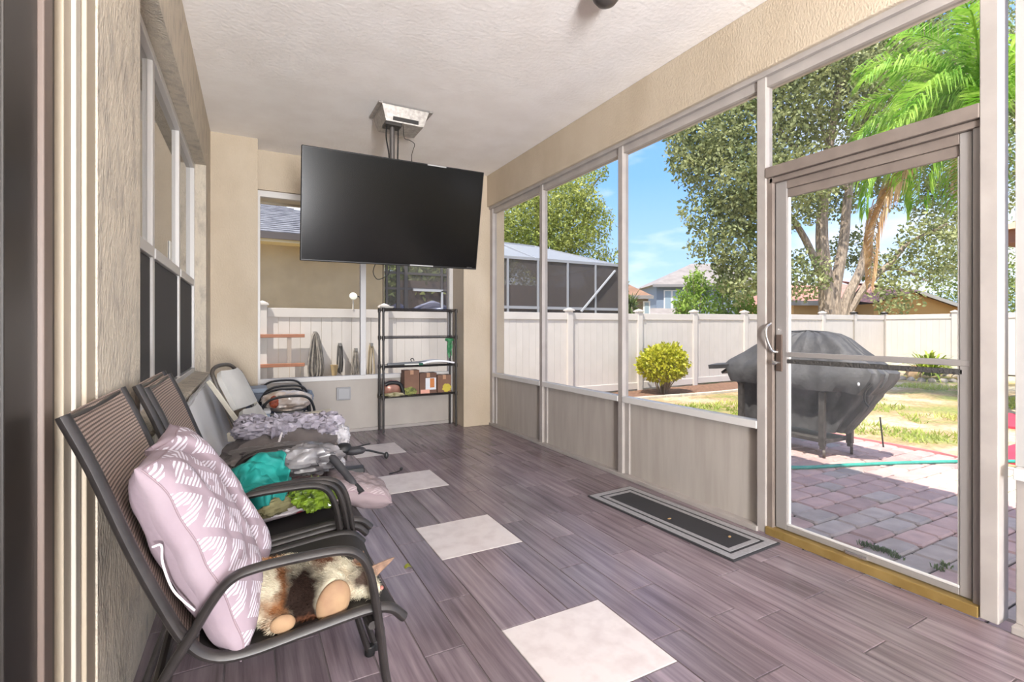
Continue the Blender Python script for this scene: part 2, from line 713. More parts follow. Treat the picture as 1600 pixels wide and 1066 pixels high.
# ------------------------------------------------------------------ wall_left, with the window set back in it
def shearx(v, ref=0.0):
    return (v.x + 0.0115 * v.y, v.y, v.z)
WX = -0.36
b = MB()
b.box((WX - 0.20, 1.655, 0), (WX, 2.207, ZC))                     # near pier
b.box((WX - 0.20, 5.03, 0), (WX, 5.56, ZC))                       # far pier
b.box((WX - 0.20, 2.207, 0), (WX, 5.03, 0.80))                    # under the window
b.box((WX - 0.20, 2.207, 2.60), (WX, 5.03, ZC))                   # over the window
b.box((WX - 0.20, -5.3, 2.62), (WX, 1.655, ZC))                   # over the sliding door
b.box((WX - 0.20, -5.3, 0), (WX, -1.5, 2.62))
b.move(shearx)
STUCCO_L = mat('stucco_cream_worn', (196, 185, 168), 0.72, c2=(166, 157, 145), scale=16, detail=9, lo=0.47, hi=0.72, bump=1.0, bscale=85, bdetail=6, stretch=(1, 1, 0.5), dist=0.016)
wl = b.build('wall_left', STUCCO_L, loc=(0, 0, 0))
tag(wl, 'cream stucco house wall with a deep-set window beside the chairs', kind='structure')
b = MB()
b.hexa([(WX - 0.1, 2.207, 0.80), (WX + 0.03, 2.207, 0.79), (WX + 0.03, 5.03, 0.79), (WX - 0.1, 5.03, 0.80),
        (WX - 0.1, 2.207, 0.83), (WX + 0.03, 2.207, 0.812), (WX + 0.03, 5.03, 0.812), (WX - 0.1, 5.03, 0.83)])
b.move(shearx)
tag(b.build('trim_2', STUCCO_L, loc=(0, 0, 0), bevel=0.006), 'sloping stucco sill under the house window', kind='structure')

# house window: three bays, clear panes over charcoal screens
wroot = thing('window_1', (0, 0, 0), 'white-framed three-bay house window with charcoal screens below', 'window', kind='structure')
GW = WX - 0.095
def wbox(m, x0, x1, y0, y1, z0, z1):
    t_ = MB().box((x0, y0, z0), (x1, y1, z1)).move(shearx)
    m.add(t_.v, t_.f)
f = MB()
wbox(f, GW - 0.05, GW + 0.012, 2.18, 2.24, 0.82, 2.60)
wbox(f, GW - 0.05, GW + 0.012, 5.0, 5.035, 0.82, 2.60)
wbox(f, GW - 0.05, GW + 0.012, 2.18, 5.035, 2.555, 2.60)
wbox(f, GW - 0.05, GW + 0.012, 2.18, 5.035, 0.82, 0.86)
f.build('window_frame', WHITE, wroot, bevel=0.003)
for ym in (3.11, 4.13):
    q = MB()
    wbox(q, GW - 0.03, GW + 0.004, ym - 0.03, ym + 0.03, 0.84, 2.57)
    q.build('mullion', WHITE, wroot, bevel=0.004)
BLIND = mat('blind_slat', (150, 142, 128), 0.6)
WGLASS = see_through('house_window_glass', (150, 148, 138), 0.55, gloss=1.4, rough=0.02)
CHAR = mat('charcoal_screen', (62, 60, 61), 0.8, bump=0.3, bscale=420, dist=0.002)
for y0, y1 in ((2.24, 3.08), (3.14, 4.10), (4.16, 5.0)):
    q = MB(); wbox(q, GW - 0.03, GW + 0.010, y0, y1, 1.555, 1.61)
    q.build('meeting_rail', WHITE, wroot, bevel=0.004)
    q = MB(); wbox(q, GW - 0.022, GW - 0.018, y0, y1, 1.61, 2.555)
    q.build('glass_pane', WGLASS, wroot)
    q = MB(); wbox(q, GW - 0.016, GW - 0.006, y0 + 0.012, y1 - 0.012, 0.87, 1.55)
    q.build('screen_panel', CHAR, wroot)
    bl = MB()
    for zz in np.arange(1.66, 2.55, 0.05):
        t_ = MB()
        t_.hexa([(GW - 0.105, y0 + .03, zz), (GW - 0.072, y0 + .03, zz + 0.03), (GW - 0.072, y1 - .03, zz + 0.03), (GW - 0.105, y1 - .03, zz),
                 (GW - 0.105, y0 + .03, zz + 0.003), (GW - 0.072, y0 + .03, zz + 0.033), (GW - 0.072, y1 - .03, zz + 0.033), (GW - 0.105, y1 - .03, zz + 0.003)])
        t_.move(shearx); bl.add(t_.v, t_.f)
    o = bl.build('blind', BLIND, wroot)
    o['kind'] = 'stuff'
q = MB(); wbox(q, GW - 0.016, GW - 0.012, 3.80, 3.88, 1.63, 1.75)
q.build('sticker', mat('sticker_white', (225, 222, 215), 0.6), wroot)
q = MB().box((-1.2, 1.9, 0.0), (-0.62, 5.5, 3.0))
inn = q.build('wall_inside', mat('room_dim', (120, 110, 98), 0.9), loc=(0, 0, 0))
tag(inn, 'dim beige wall inside the house behind the window', kind='structure')

# sliding glass door of the house, at the left edge
droot = thing('door_1', (0, 0, 0), 'dark bronze framed sliding glass door in a cream jamb at left edge', 'door', kind='structure')
def dpart(name, m, x0, x1, y0, y1, z0, z1, bev=0.003):
    q = MB(); wbox(q, x0, x1, y0, y1, z0, z1)
    return q.build(name, m, droot, bevel=bev)
dpart('jamb', CREAMMET, WX - 0.14, WX - 0.004, 1.575, 1.655, 0.0, 2.62)
dpart('jamb_track', mat('grey_cream_metal', (176, 168, 156), 0.45), WX - 0.14, WX - 0.012, 1.525, 1.565, 0.0, 2.60)
dpart('jamb_track', CREAMMET, WX - 0.14, WX - 0.02, 1.47, 1.522, 0.0, 2.60)
dpart('weatherstrip', mat('black_rubber', (24, 23, 23), 0.6), WX - 0.14, WX - 0.03, 1.565, 1.575, 0.0, 2.60, 0)
dpart('jamb_track', BRONZE, WX - 0.14, WX - 0.035, 1.40, 1.47, 0.0, 2.60)
dpart('screen_stile', TAUPE, WX - 0.06, WX - 0.018, 1.345, 1.395, 0.03, 2.58)
dpart('door_stile', BRONZE, WX - 0.10, WX - 0.05, 1.22, 1.345, 0.03, 2.58)
dpart('screen_stile', BRONZE, WX - 0.048, WX - 0.028, 1.19, 1.345, 0.03, 2.58)
dpart('door_rail', BRONZE, WX - 0.10, WX - 0.05, -1.5, 1.22, 0.03, 0.12)
dpart('door_rail', BRONZE, WX - 0.10, WX - 0.05, -1.5, 1.22, 2.50, 2.60)
dpart('door_sill', TAUPE, WX - 0.14, WX + 0.0, -1.5, 1.655, 0.0, 0.03)
dpart('glass_pane', see_through('slider_glass', (62, 56, 50), 0.8, gloss=2.2, rough=0.01), WX - 0.078, WX - 0.072, -1.5, 1.22, 0.12, 2.50, 0)
dpart('insect_screen', see_through('slider_screen', (112, 102, 86), 0.4), WX - 0.040, WX - 0.038, -1.5, 1.19, 0.05, 2.56, 0)
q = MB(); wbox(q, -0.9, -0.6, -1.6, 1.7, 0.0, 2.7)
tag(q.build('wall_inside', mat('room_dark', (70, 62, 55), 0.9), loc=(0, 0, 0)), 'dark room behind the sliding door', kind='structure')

# ------------------------------------------------------------------ far end: piers, header and the opening
FY = 5.90
b = MB()
b.box((-0.6, 5.53, 0), (0.105, 6.12, ZC))                      # left pier
b.box((0.105, 5.86, 2.655), (2.31, 6.12, ZC))                  # header
wf = b.build('wall_far', STUCCO, loc=(0, 0, 0))
tag(wf, 'cream stucco end wall with a pier at the left and a header over the opening', kind='structure')
b = MB().box((2.31, 5.545, 0), (2.86, 6.12, ZC))
tag(b.build('wall_corner', STUCCO, loc=(0, 0, 0), bevel=0.006), 'cream stucco corner pier behind the metal rack', kind='structure')
we = thing('window_2', (0, 0, 0), 'white screened opening over a kick panel in the end wall', 'window', kind='structure')
def part(name, m, a, b_, root, bev=0.003, smooth=False):
    return MB().box(a, b_).build(name, m, root, bevel=bev, smooth=smooth)
part('kick_panel', PANEL, (0.13, FY + 0.02, 0.02), (2.285, FY + 0.045, 0.61), we, 0)
part('base_plate', ALU, (0.105, FY - 0.005, 0.0), (2.31, FY + 0.06, 0.035), we)
part('sill_rail', WHITE, (0.105, FY - 0.012, 0.602), (2.31, FY + 0.06, 0.65), we)
part('head_rail', WHITE, (0.105, FY - 0.005, 2.59), (2.31, FY + 0.06, 2.655), we)
part('side_post', WHITE, (0.105, FY - 0.008, 0.0), (0.135, FY + 0.06, 2.6), we)
part('side_post', WHITE, (2.262, FY - 0.008, 0.0), (2.31, FY + 0.06, 2.6), we)
part('middle_post', ALU2, (1.17, FY - 0.008, 0.65), (1.232, FY + 0.06, 2.6), we)
part('screen', SCREEN, (0.135, FY + 0.03, 0.65), (1.17, FY + 0.032, 2.59), we, 0)
part('screen', SCREEN, (1.232, FY + 0.03, 0.65), (2.262, FY + 0.032, 2.59), we, 0)

# ------------------------------------------------------------------ right side: beam, posts, screened bays
b = MB().box((2.62, -5.3, 2.685), (2.86, 5.6, ZC))
tag(b.build('wall_right', STUCCO, loc=(0, 0, 0), bevel=0.008), 'cream stucco beam above the screened bays', kind='structure')
b = MB().box((2.645, -5.3, 2.655), (2.74, 5.55, 2.69)).box((2.672, -5.3, 2.60), (2.72, 5.55, 2.656))
tag(b.build('trim_3', ALU, loc=(0, 0, 0), bevel=0.003), 'white aluminium head rail under the stucco beam', kind='structure')
b = MB().box((2.645, -5.3, 0.0), (2.74, 0.796, 0.03)).box((2.645, 1.90, 0.0), (2.74, 5.55, 0.03))
tag(b.build('baseboard_right', ALU, loc=(0, 0, 0), bevel=0.003), 'white aluminium base plate along the floor under the kick panels', kind='structure')
def post(n, y0, y1, x1, label):
    o = MB().box((2.66, y0, 0.005), (x1, y1, 2.66)).build('trim_%d' % n, ALU, loc=(0, 0, 0), bevel=0.004)
    tag(o, label, kind='structure')
post(4, 5.475, 5.545, 2.72, 'white aluminium end post against the corner pier')
post(5, 4.317, 4.372, 2.725, 'white aluminium post between the two farthest bays')
post(6, 3.095, 3.150, 2.725, 'white aluminium post beyond the doormat')
post(7, 1.850, 1.907, 2.725, 'white aluminium post at the latch side of the screen door')
post(8, 0.837, 0.896, 2.76, 'white aluminium post at the hinge side of the screen door')
post(9, -0.66, -0.60, 2.725, 'white aluminium post behind the viewpoint')
def bay(n, y0, y1, label):
    r = thing('window_%d' % n, (0, 0, 0), label, 'window', kind='structure')
    part('kick_panel', PANEL, (2.70, y0, 0.03), (2.71, y1, 0.61), r, 0)
    part('panel_stop', ALU, (2.685, y1 - 0.05, 0.03), (2.712, y1, 0.61), r)
    part('sill_rail', WHITE, (2.655, y0, 0.602), (2.725, y1, 0.648), r)
    part('screen', SCREEN, (2.695, y0, 0.648), (2.697, y1, 2.61), r, 0)
bay(3, 4.372, 5.475, 'farthest screened bay beside the corner pier')
bay(4, 3.150, 4.317, 'middle screened bay in front of the vinyl fence')
bay(5, 1.907, 3.095, 'widest-looking screened bay above the doormat')
bay(6, -0.60, 0.794, 'screened bay at the right edge beyond the door post')
bay(7, -5.2, -0.66, 'screened bay behind the viewpoint')
part('side_jamb', WHITE, (2.70, 0.765, 0.648), (2.76, 0.800, 2.6), bpy.data.objects['window_6'])
# back of the porch, behind the viewpoint
bk = MB().box((-0.6, -5.45, 0), (2.86, -5.3, 0.6)).box((-0.6, -5.45, 2.5), (2.86, -5.3, ZC))
tag(bk.build('wall_back', STUCCO, loc=(0, 0, 0)), 'stucco knee wall and header closing the porch behind the viewpoint', kind='structure')

# screen door
d = thing('door_2', (0, 0, 0), 'aluminium screen door with a full glass lower pane and gold threshold', 'door', kind='structure')
GREY = mat('door_grey_aluminium', (146, 141, 138), 0.4, metal=0.2)
TRANS = mat('door_taupe_aluminium', (124, 113, 105), 0.45, c2=(112, 101, 94), scale=8)
part('transom_bar', TRANS, (2.655, 0.896, 2.065), (2.73, 1.85, 2.125), d)
part('screen', SCREEN, (2.695, 0.896, 2.125), (2.697, 1.85, 2.61), d, 0)
part('door_frame', TRANS, (2.672, 0.896, 2.032), (2.735, 1.835, 2.062), d)
part('door_frame', TRANS, (2.672, 1.815, 0.045), (2.735, 1.850, 2.065), d)
part('door_frame', GREY, (2.680, 0.896, 0.045), (2.755, 0.925, 2.065), d)
part('stile', GREY, (2.690, 1.742, 0.055), (2.722, 1.808, 2.03), d)
part('stile', GREY, (2.690, 0.930, 0.055), (2.722, 0.972, 2.03), d)
part('top_rail', TRANS, (2.690, 0.972, 1.985), (2.722, 1.742, 2.03), d)
part('top_rail', TRANS, (2.698, 0.972, 1.935), (2.716, 1.742, 1.983), d)
part('bottom_rail', GREY, (2.690, 0.972, 0.055), (2.722, 1.742, 0.085), d)
part('pane_bead', WHITE, (2.688, 0.972, 0.085), (2.700, 1.742, 0.097), d)
part('pane_bead', WHITE, (2.694, 1.728, 0.085), (2.712, 1.742, 1.935), d)
part('pane_bead', WHITE, (2.694, 0.972, 0.085), (2.712, 0.980, 1.935), d)
part('middle_rail', GREY, (2.688, 0.935, 1.035), (2.718, 1.748, 1.062), d)
part('pane_seal', mat('dark_pane_seal', (62, 60, 58), 0.8, bump=0.6, bscale=90), (2.690, 0.960, 0.998), (2.712, 1.742, 1.022), d)
part('glass_pane', PANE, (2.703, 0.976, 0.09), (2.707, 1.735, 1.0), d, 0)
part('screen', see_through('door_screen', (70, 70, 70), 0.06), (2.703, 0.976, 1.06), (2.705, 1.735, 1.94), d, 0)
part('threshold', mat('gold_threshold', (164, 138, 84), 0.4, metal=0.4, c2=(148, 122, 70), scale=12), (2.655, 0.900, 0.002), (2.745, 1.85, 0.048), d)
h_ = part('catch', mat('bright_chrome', (205, 205, 205), 0.22, metal=0.9), (2.682, 1.33, 0.052), (2.700, 1.43, 0.072), d)
hd = MB()
hd.tube(spline([(2.672, 1.825, 1.225), (2.640, 1.83, 1.20), (2.628, 1.825, 1.15), (2.640, 1.81, 1.09), (2.655, 1.80, 1.065), (2.690, 1.79, 1.06)], 6), 0.0075, 8)
hd.build('handle', mat('bright_chrome', (205, 205, 205), 0.22, metal=0.9), d, smooth=True)
ep = part('lock_plate', mat('worn_bronze', (98, 84, 76), 0.5, metal=0.4), (2.680, 1.765, 0.95), (2.692, 1.802, 1.16), d, 0.004)
kn = MB().lathe([(0.006, 0), (0.006, 0.03), (0.012, 0.032), (0.012, 0.045), (0.004, 0.05)], (2.682, 1.784, 1.0), 12, Matrix.Rotation(-math.pi / 2, 3, 'Y'))
kn.build('lock_knob', mat('bright_chrome', (205, 205, 205), 0.22, metal=0.9), d, smooth=True)
# closer rod on the latch side post
o = MB().box((2.735, 1.842, 0.05), (2.745, 1.852, 0.30)).build('hinge_strip', mat('brown_strip', (120, 96, 78), 0.5), d)

# ------------------------------------------------------------------ ground outside: lawn, patio, mulch
def lawn_mat():
    m, t, p = newmat('patchy_lawn_soil')
    N, K = t.nodes.new, t.links.new
    co = N('ShaderNodeTexCoord')
    n1 = N('ShaderNodeTexNoise'); n1.inputs['Scale'].default_value = 0.55; n1.inputs['Detail'].default_value = 8; n1.inputs['Roughness'].default_value = 0.65
    K(co.outputs['Object'], n1.inputs['Vector'])
    r = N('ShaderNodeValToRGB')
    r.color_ramp.elements[0].position = 0.43; r.color_ramp.elements[0].color = lin((206, 188, 156))
    r.color_ramp.elements[1].position = 0.62; r.color_ramp.elements[1].color = lin((140, 146, 76))
    e_ = r.color_ramp.elements.new(0.52); e_.color = lin((176, 148, 108))
    K(n1.outputs['Fac'], r.inputs[0])
    n2 = N('ShaderNodeTexNoise'); n2.inputs['Scale'].default_value = 18; n2.inputs['Detail'].default_value = 5
    K(co.outputs['Object'], n2.inputs['Vector'])
    r2 = N('ShaderNodeValToRGB')
    r2.color_ramp.elements[0].color = (0.55, 0.55, 0.5, 1); r2.color_ramp.elements[1].color = (1.15, 1.15, 1.1, 1)
    r2.color_ramp.elements[0].position = 0.3; r2.color_ramp.elements[1].position = 0.7
    K(n2.outputs['Fac'], r2.inputs[0])
    mx = N('ShaderNodeMix'); mx.data_type = 'RGBA'; mx.blend_type = 'MULTIPLY'; mx.inputs[0].default_value = 1
    K(r.outputs[0], mx.inputs[6]); K(r2.outputs[0], mx.inputs[7])
    K(mx.outputs[2], p.inputs['Base Color'])
    p.inputs['Roughness'].default_value = 0.95
    b_ = N('ShaderNodeBump'); b_.inputs['Strength'].default_value = 0.7; b_.inputs['Distance'].default_value = 0.04
    K(n2.outputs['Fac'], b_.inputs['Height']); K(b_.outputs[0], p.inputs['Normal'])
    return m
def gz(x, y):
    """ground height: level by the house, rising a little to the back fence"""
    t_ = min(max((x - 7.0) / 11.0, 0), 1)
    return -0.20 + 0.10 * t_
g = MB().grid(lambda u, v: (-30 + 110 * u, -25 + 110 * v, gz(-30 + 110 * u, -25 + 110 * v)), 60, 60)
gr = g.build('ground', lawn_mat(), loc=(0, 0, 0), smooth=True)
tag(gr, 'sunlit lawn with patches of bare sandy soil behind the house', kind='structure')

PAV = mat('paver_pinkish', (186, 156, 148), 0.85, c2=(168, 142, 136), scale=9, bump=0.35, bscale=120, dist=0.004, rnd=0.13)
PAV2 = mat('paver_grey', (178, 164, 156), 0.85, c2=(160, 148, 140), scale=9, bump=0.35, bscale=120, dist=0.004, rnd=0.1)
PAV_SUN = mat('paver_sunlit', (226, 208, 178), 0.85, c2=(214, 194, 164), scale=9, bump=0.3, bscale=120, dist=0.004, rnd=0.06)  # sunlight on the outer patio, painted as paler pavers
pat = MB().box((2.70, -3.0, -0.28), (6.55, 5.5, -0.170)).build('patio', mat('joint_sand', (58, 50, 42), 0.95), loc=(0, 0, 0))
tag(pat, 'patio of pinkish and grey pavers outside the screen door', kind='structure')
ROW = 0.1735
pm = {}
rest = {}
npv = 0
def paver_geo(hx, hy):
    c_ = 0.011
    k = 0.014
    oct_ = lambda e_, z: [(-hx + e_ + k, -hy + e_, z), (hx - e_ - k, -hy + e_, z), (hx - e_, -hy + e_ + k, z), (hx - e_, hy - e_ - k, z),
                          (hx - e_ - k, hy - e_, z), (-hx + e_ + k, hy - e_, z), (-hx + e_, hy - e_ - k, z), (-hx + e_, -hy + e_ + k, z)]
    v = oct_(0, -0.03) + oct_(0, -c_) + oct_(c_, 0)
    f_ = [list(range(16, 24))]
    for a in (0, 8):
        for i in range(8):
            f_.append([a + i, a + (i + 1) % 8, a + 8 + (i + 1) % 8, a + 8 + i])
    return v, f_
j = 0
y = -3.0
while y < 5.45:
    x = 2.75 + (0.0 if j % 2 else -0.11)
    while x < 6.5:
        ln = random.choice([0.205, 0.26, 0.26, 0.30])
        x1 = min(x + ln, 6.54)
        if x1 - x < 0.07:
            x = x1
            continue
        cx, cy = (x + x1) / 2, y + ROW / 2
        mm = PAV2 if random.random() < (0.55 if cx < 3.9 else 0.2) else PAV
        if cx > 5.0 and cy < 2.25 - 0.12 * (cx - 5):
            mm = PAV_SUN if cx > 5.15 else mm
        hx, hy = (x1 - x) / 2 - 0.006, ROW / 2 - 0.006
        vis = 0.30 * cx < cy < 0.70 * cx + 0.12 and cx > 2.72
        if vis and npv < 296:
            key = (round(hx, 3), mm.name)
            if key not in pm:
                v, f_ = paver_geo(hx, hy)
                pm[key] = MB().add(v, f_).build('paver', mm, pat, local=True)
                o = pm[key]
            else:
                o = link_copy(pm[key], pat)
            o.location = (cx, cy, -0.15 + random.uniform(-0.003, 0.003))
            o.rotation_euler = (random.uniform(-.012, .012), random.uniform(-.012, .012), random.uniform(-.012, .012))
            npv += 1
        else:
            v, f_ = paver_geo(hx, hy)
            rest.setdefault(mm.name, MB()).add([(a + cx, b_ + cy, c_ - 0.15) for a, b_, c_ in v], f_)
        x = x1
    y += ROW
    j += 1
for nm, b in rest.items():
    o = b.build('paver_field', MATS[nm], pat)
    o['kind'] = 'stuff'
# ------------------------------------------------------------------ sling chairs
def sling_mat():
    m, t, p = newmat('woven_sling')
    N, K = t.nodes.new, t.links.new
    uv = N('ShaderNodeUVMap')
    sp = N('ShaderNodeSeparateXYZ'); K(uv.outputs[0], sp.inputs[0])
    def band(sock, freq, lo, hi):
        a = N('ShaderNodeMath'); a.operation = 'MULTIPLY'; a.inputs[1].default_value = freq; K(sock, a.inputs[0])
        f_ = N('ShaderNodeMath'); f_.operation = 'FRACT'; K(a.outputs[0], f_.inputs[0])
        s_ = N('ShaderNodeMath'); s_.operation = 'SUBTRACT'; s_.inputs[1].default_value = 0.5; K(f_.outputs[0], s_.inputs[0])
        b_ = N('ShaderNodeMath'); b_.operation = 'ABSOLUTE'; K(s_.outputs[0], b_.inputs[0])
        r_ = N('ShaderNodeMapRange'); r_.inputs['From Min'].default_value = lo; r_.inputs['From Max'].default_value = hi; K(b_.outputs[0], r_.inputs['Value'])
        return r_.outputs[0]
    a = band(sp.outputs['Y'], 112, 0.12, 0.3)
    b = band(sp.outputs['X'], 62, 0.05, 0.5)
    mx = N('ShaderNodeMix'); mx.data_type = 'RGBA'
    mx.inputs[6].default_value = lin((100, 86, 78)); mx.inputs[7].default_value = lin((168, 148, 137))
    K(a, mx.inputs[0])
    m2 = N('ShaderNodeMix'); m2.data_type = 'RGBA'; m2.blend_type = 'MULTIPLY'
    m2.inputs[0].default_value = 1.0
    r3 = N('ShaderNodeMapRange'); r3.inputs['To Min'].default_value = 0.72; r3.inputs['To Max'].default_value = 1.0; K(b, r3.inputs['Value'])
    K(mx.outputs[2], m2.inputs[6]); K(r3.outputs[0], m2.inputs[7])
    K(m2.outputs[2], p.inputs['Base Color'])
    p.inputs['Roughness'].default_value = 0.7
    bp = N('ShaderNodeBump'); bp.inputs['Strength'].default_value = 0.5; bp.inputs['Distance'].default_value = 0.002
    K(a, bp.inputs['Height']); K(bp.outputs[0], p.inputs['Normal'])
    return m
SLING = sling_mat()
SHADED_SLING = mat('shaded_seat_sling', (38, 34, 32), 0.62, c2=(30, 27, 26), scale=8, bump=0.3, bscale=500, dist=0.001)  # shade on the seat is put into the sling colour
CHM = mat('charcoal_chair_frame', (36, 33, 32), 0.38, spec=0.5, c2=(46, 42, 41), scale=25)
RAIL = [(-.325, 1.022), (-.277, .907), (-.219, .743), (-.164, .606), (-.117, .509), (-.069, .460), (.0, .446), (.133, .459), (.27, .472), (.335, .462), (.372, .428)]
ARM = [(.402, .0), (.37, .10), (.322, .284), (.307, .397), (.290, .517), (.273, .590), (.248, .630), (.205, .648), (.120, .651), (.021, .647), (-.028, .634), (-.064, .596), (-.105, .528), (-.165, .425), (-.232, .23), (-.310, .0)]
def make_chair(label, group=None):
    t = thing('sling_chair', (0, 0, 0), label, 'chair', group)
    prof = spline([(x, 0, z) for x, z in RAIL], 4)
    n = len(prof) - 1
    # sling: back strip, and seat strip with its shade in the colour
    ls = [0]
    for i in range(n):
        ls.append(ls[-1] + (prof[i + 1] - prof[i]).length)
    def strip(i0, i1, name, m, sag):
        b = MB()
        k = i1 - i0
        nx = 10
        def fn(u, v):
            q = prof[i0 + round(v * k)]
            i = i0 + round(v * k)
            a_ = prof[max(i - 1, 0)]; c_ = prof[min(i + 1, n)]
            tt = (c_ - a_).normalized()
            nn = Vector((-tt.z, 0, tt.x))
            s_ = sag * (1 - (2 * u - 1) ** 2)
            p_ = q - Vector((abs(nn.x), 0, abs(nn.z))) * s_
            return (p_.x, -0.252 + 0.504 * u, p_.z)
        b.sheet(fn, nx, k, 0.006)
        w = nx + 1
        uv = [((i % w) / nx * 0.504, (ls[i0 + i // w])) for i in range(w * (k + 1))]
        return b.build(name, m, t, smooth=True, local=True, uv=uv + uv)
    cut = 18
    strip(0, cut, 'back_sling', SLING, 0.012)
    strip(cut, n, 'seat_sling', SHADED_SLING, 0.010)
    for s_ in (-1, 1):
        y = s_ * 0.262
        MB().tube([(p.x, y, p.z) for p in prof], 0.017, 10, r2=0.013).build('side_rail', CHM, t, smooth=True, local=True)
        ap = spline([(x, s_ * 0.285, z) for x, z in ARM], 5)
        MB().tube(ap, 0.0155, 10, r2=0.011).build('arm_frame', CHM, t, smooth=True, local=True)
        for fx, nm in ((.401, 0), (-.309, 1)):
            MB().lathe([(.017, 0.0), (.019, .004), (.018, .03), (.014, .034)], (fx, s_ * 0.285, 0.0), 12).build('foot_cap', mat('black_plastic', (22, 22, 23), 0.5), t, smooth=True, local=True)
        MB().tube([(-.100, s_ * .262, .517), (-.100, s_ * .287, .533)], .010, 8).build('bolt', CHM, t, smooth=True, local=True)
    MB().tube([(-.326, -.256, 1.012), (-.334, 0, 1.002), (-.326, .256, 1.012)], 0.008, 8).build('top_bar', CHM, t, smooth=True, local=True)
    MB().tube([(.285, -.285, .44), (.285, .285, .44)], 0.011, 8).build('front_stretcher', CHM, t, smooth=True, local=True)
    MB().tube([(-.175, -.285, .40), (-.175, .285, .40)], 0.011, 8).build('rear_stretcher', CHM, t, smooth=True, local=True)
    return t
ch1 = make_chair('brown sling patio chair holding the patterned pillow and the sleeping cat')
ch1.location = (0.0, 1.57, 0.0)
ch2 = copy_tree(ch1)
ch2.location = (0.028, 2.165, 0.0)
ch2['label'] = 'brown sling patio chair behind the pillow, its bare back rising highest of the nested pair'
ch3 = copy_tree(ch1)
ch3.location = (0.046, 2.180, 0.034)
ch3.scale = (1.0, 1.0, 0.955)
ch3['label'] = 'brown sling patio chair nested into the second one, under the teal cloth'
for c_ in (ch1, ch2, ch3):
    c_['group'] = 'brown sling patio chairs along the house wall'

# ------------------------------------------------------------------ cushions
def pillow_mat(name, base, line, s=1.0):
    """printed lozenges made of short hatch strokes"""
    m, t, p = newmat(name)
    N, K = t.nodes.new, t.links.new
    uv = N('ShaderNodeUVMap')
    sp = N('ShaderNodeSeparateXYZ'); K(uv.outputs[0], sp.inputs[0])
    def M(op, a, b=None):
        n = N('ShaderNodeMath'); n.operation = op
        for i, q in enumerate((a, b)):
            if q is None:
                continue
            if isinstance(q, (int, float)):
                n.inputs[i].default_value = q
            else:
                K(q, n.inputs[i])
        return n.outputs[0]
    u, v = M('MULTIPLY', sp.outputs['X'], 3.3 * s), M('MULTIPLY', sp.outputs['Y'], 4.0 * s)
    tri = lambda q: M('ABSOLUTE', M('SUBTRACT', M('FRACT', q), 0.5))
    dd = M('ADD', tri(u), tri(v))                  # lozenge distance 0..1
    ring = M('LESS_THAN', M('ABSOLUTE', M('SUBTRACT', M('FRACT', M('MULTIPLY', dd, 2.0)), 0.5)), 0.27)
    hatch = M('LESS_THAN', M('FRACT', M('ADD', M('MULTIPLY', u, -5.0), M('MULTIPLY', v, 12.0))), 0.52)
    face = M('GREATER_THAN', sp.outputs['X'], -1.0)
    f_ = M('MULTIPLY', M('MULTIPLY', ring, hatch), face)
    mx = N('ShaderNodeMix'); mx.data_type = 'RGBA'
    mx.inputs[6].default_value = lin(base); mx.inputs[7].default_value = lin(line)
    K(f_, mx.inputs[0]); K(mx.outputs[2], p.inputs['Base Color'])
    p.inputs['Roughness'].default_value = 0.85
    co = N('ShaderNodeTexCoord')
    n2 = N('ShaderNodeTexNoise'); n2.inputs['Scale'].default_value = 14; n2.inputs['Detail'].default_value = 3
    K(co.outputs['Object'], n2.inputs['Vector'])
    b = N('ShaderNodeBump'); b.inputs['Strength'].default_value = 0.35; b.inputs['Distance'].default_value = 0.015
    K(n2.outputs['Fac'], b.inputs['Height']); K(b.outputs[0], p.inputs['Normal'])
    return m
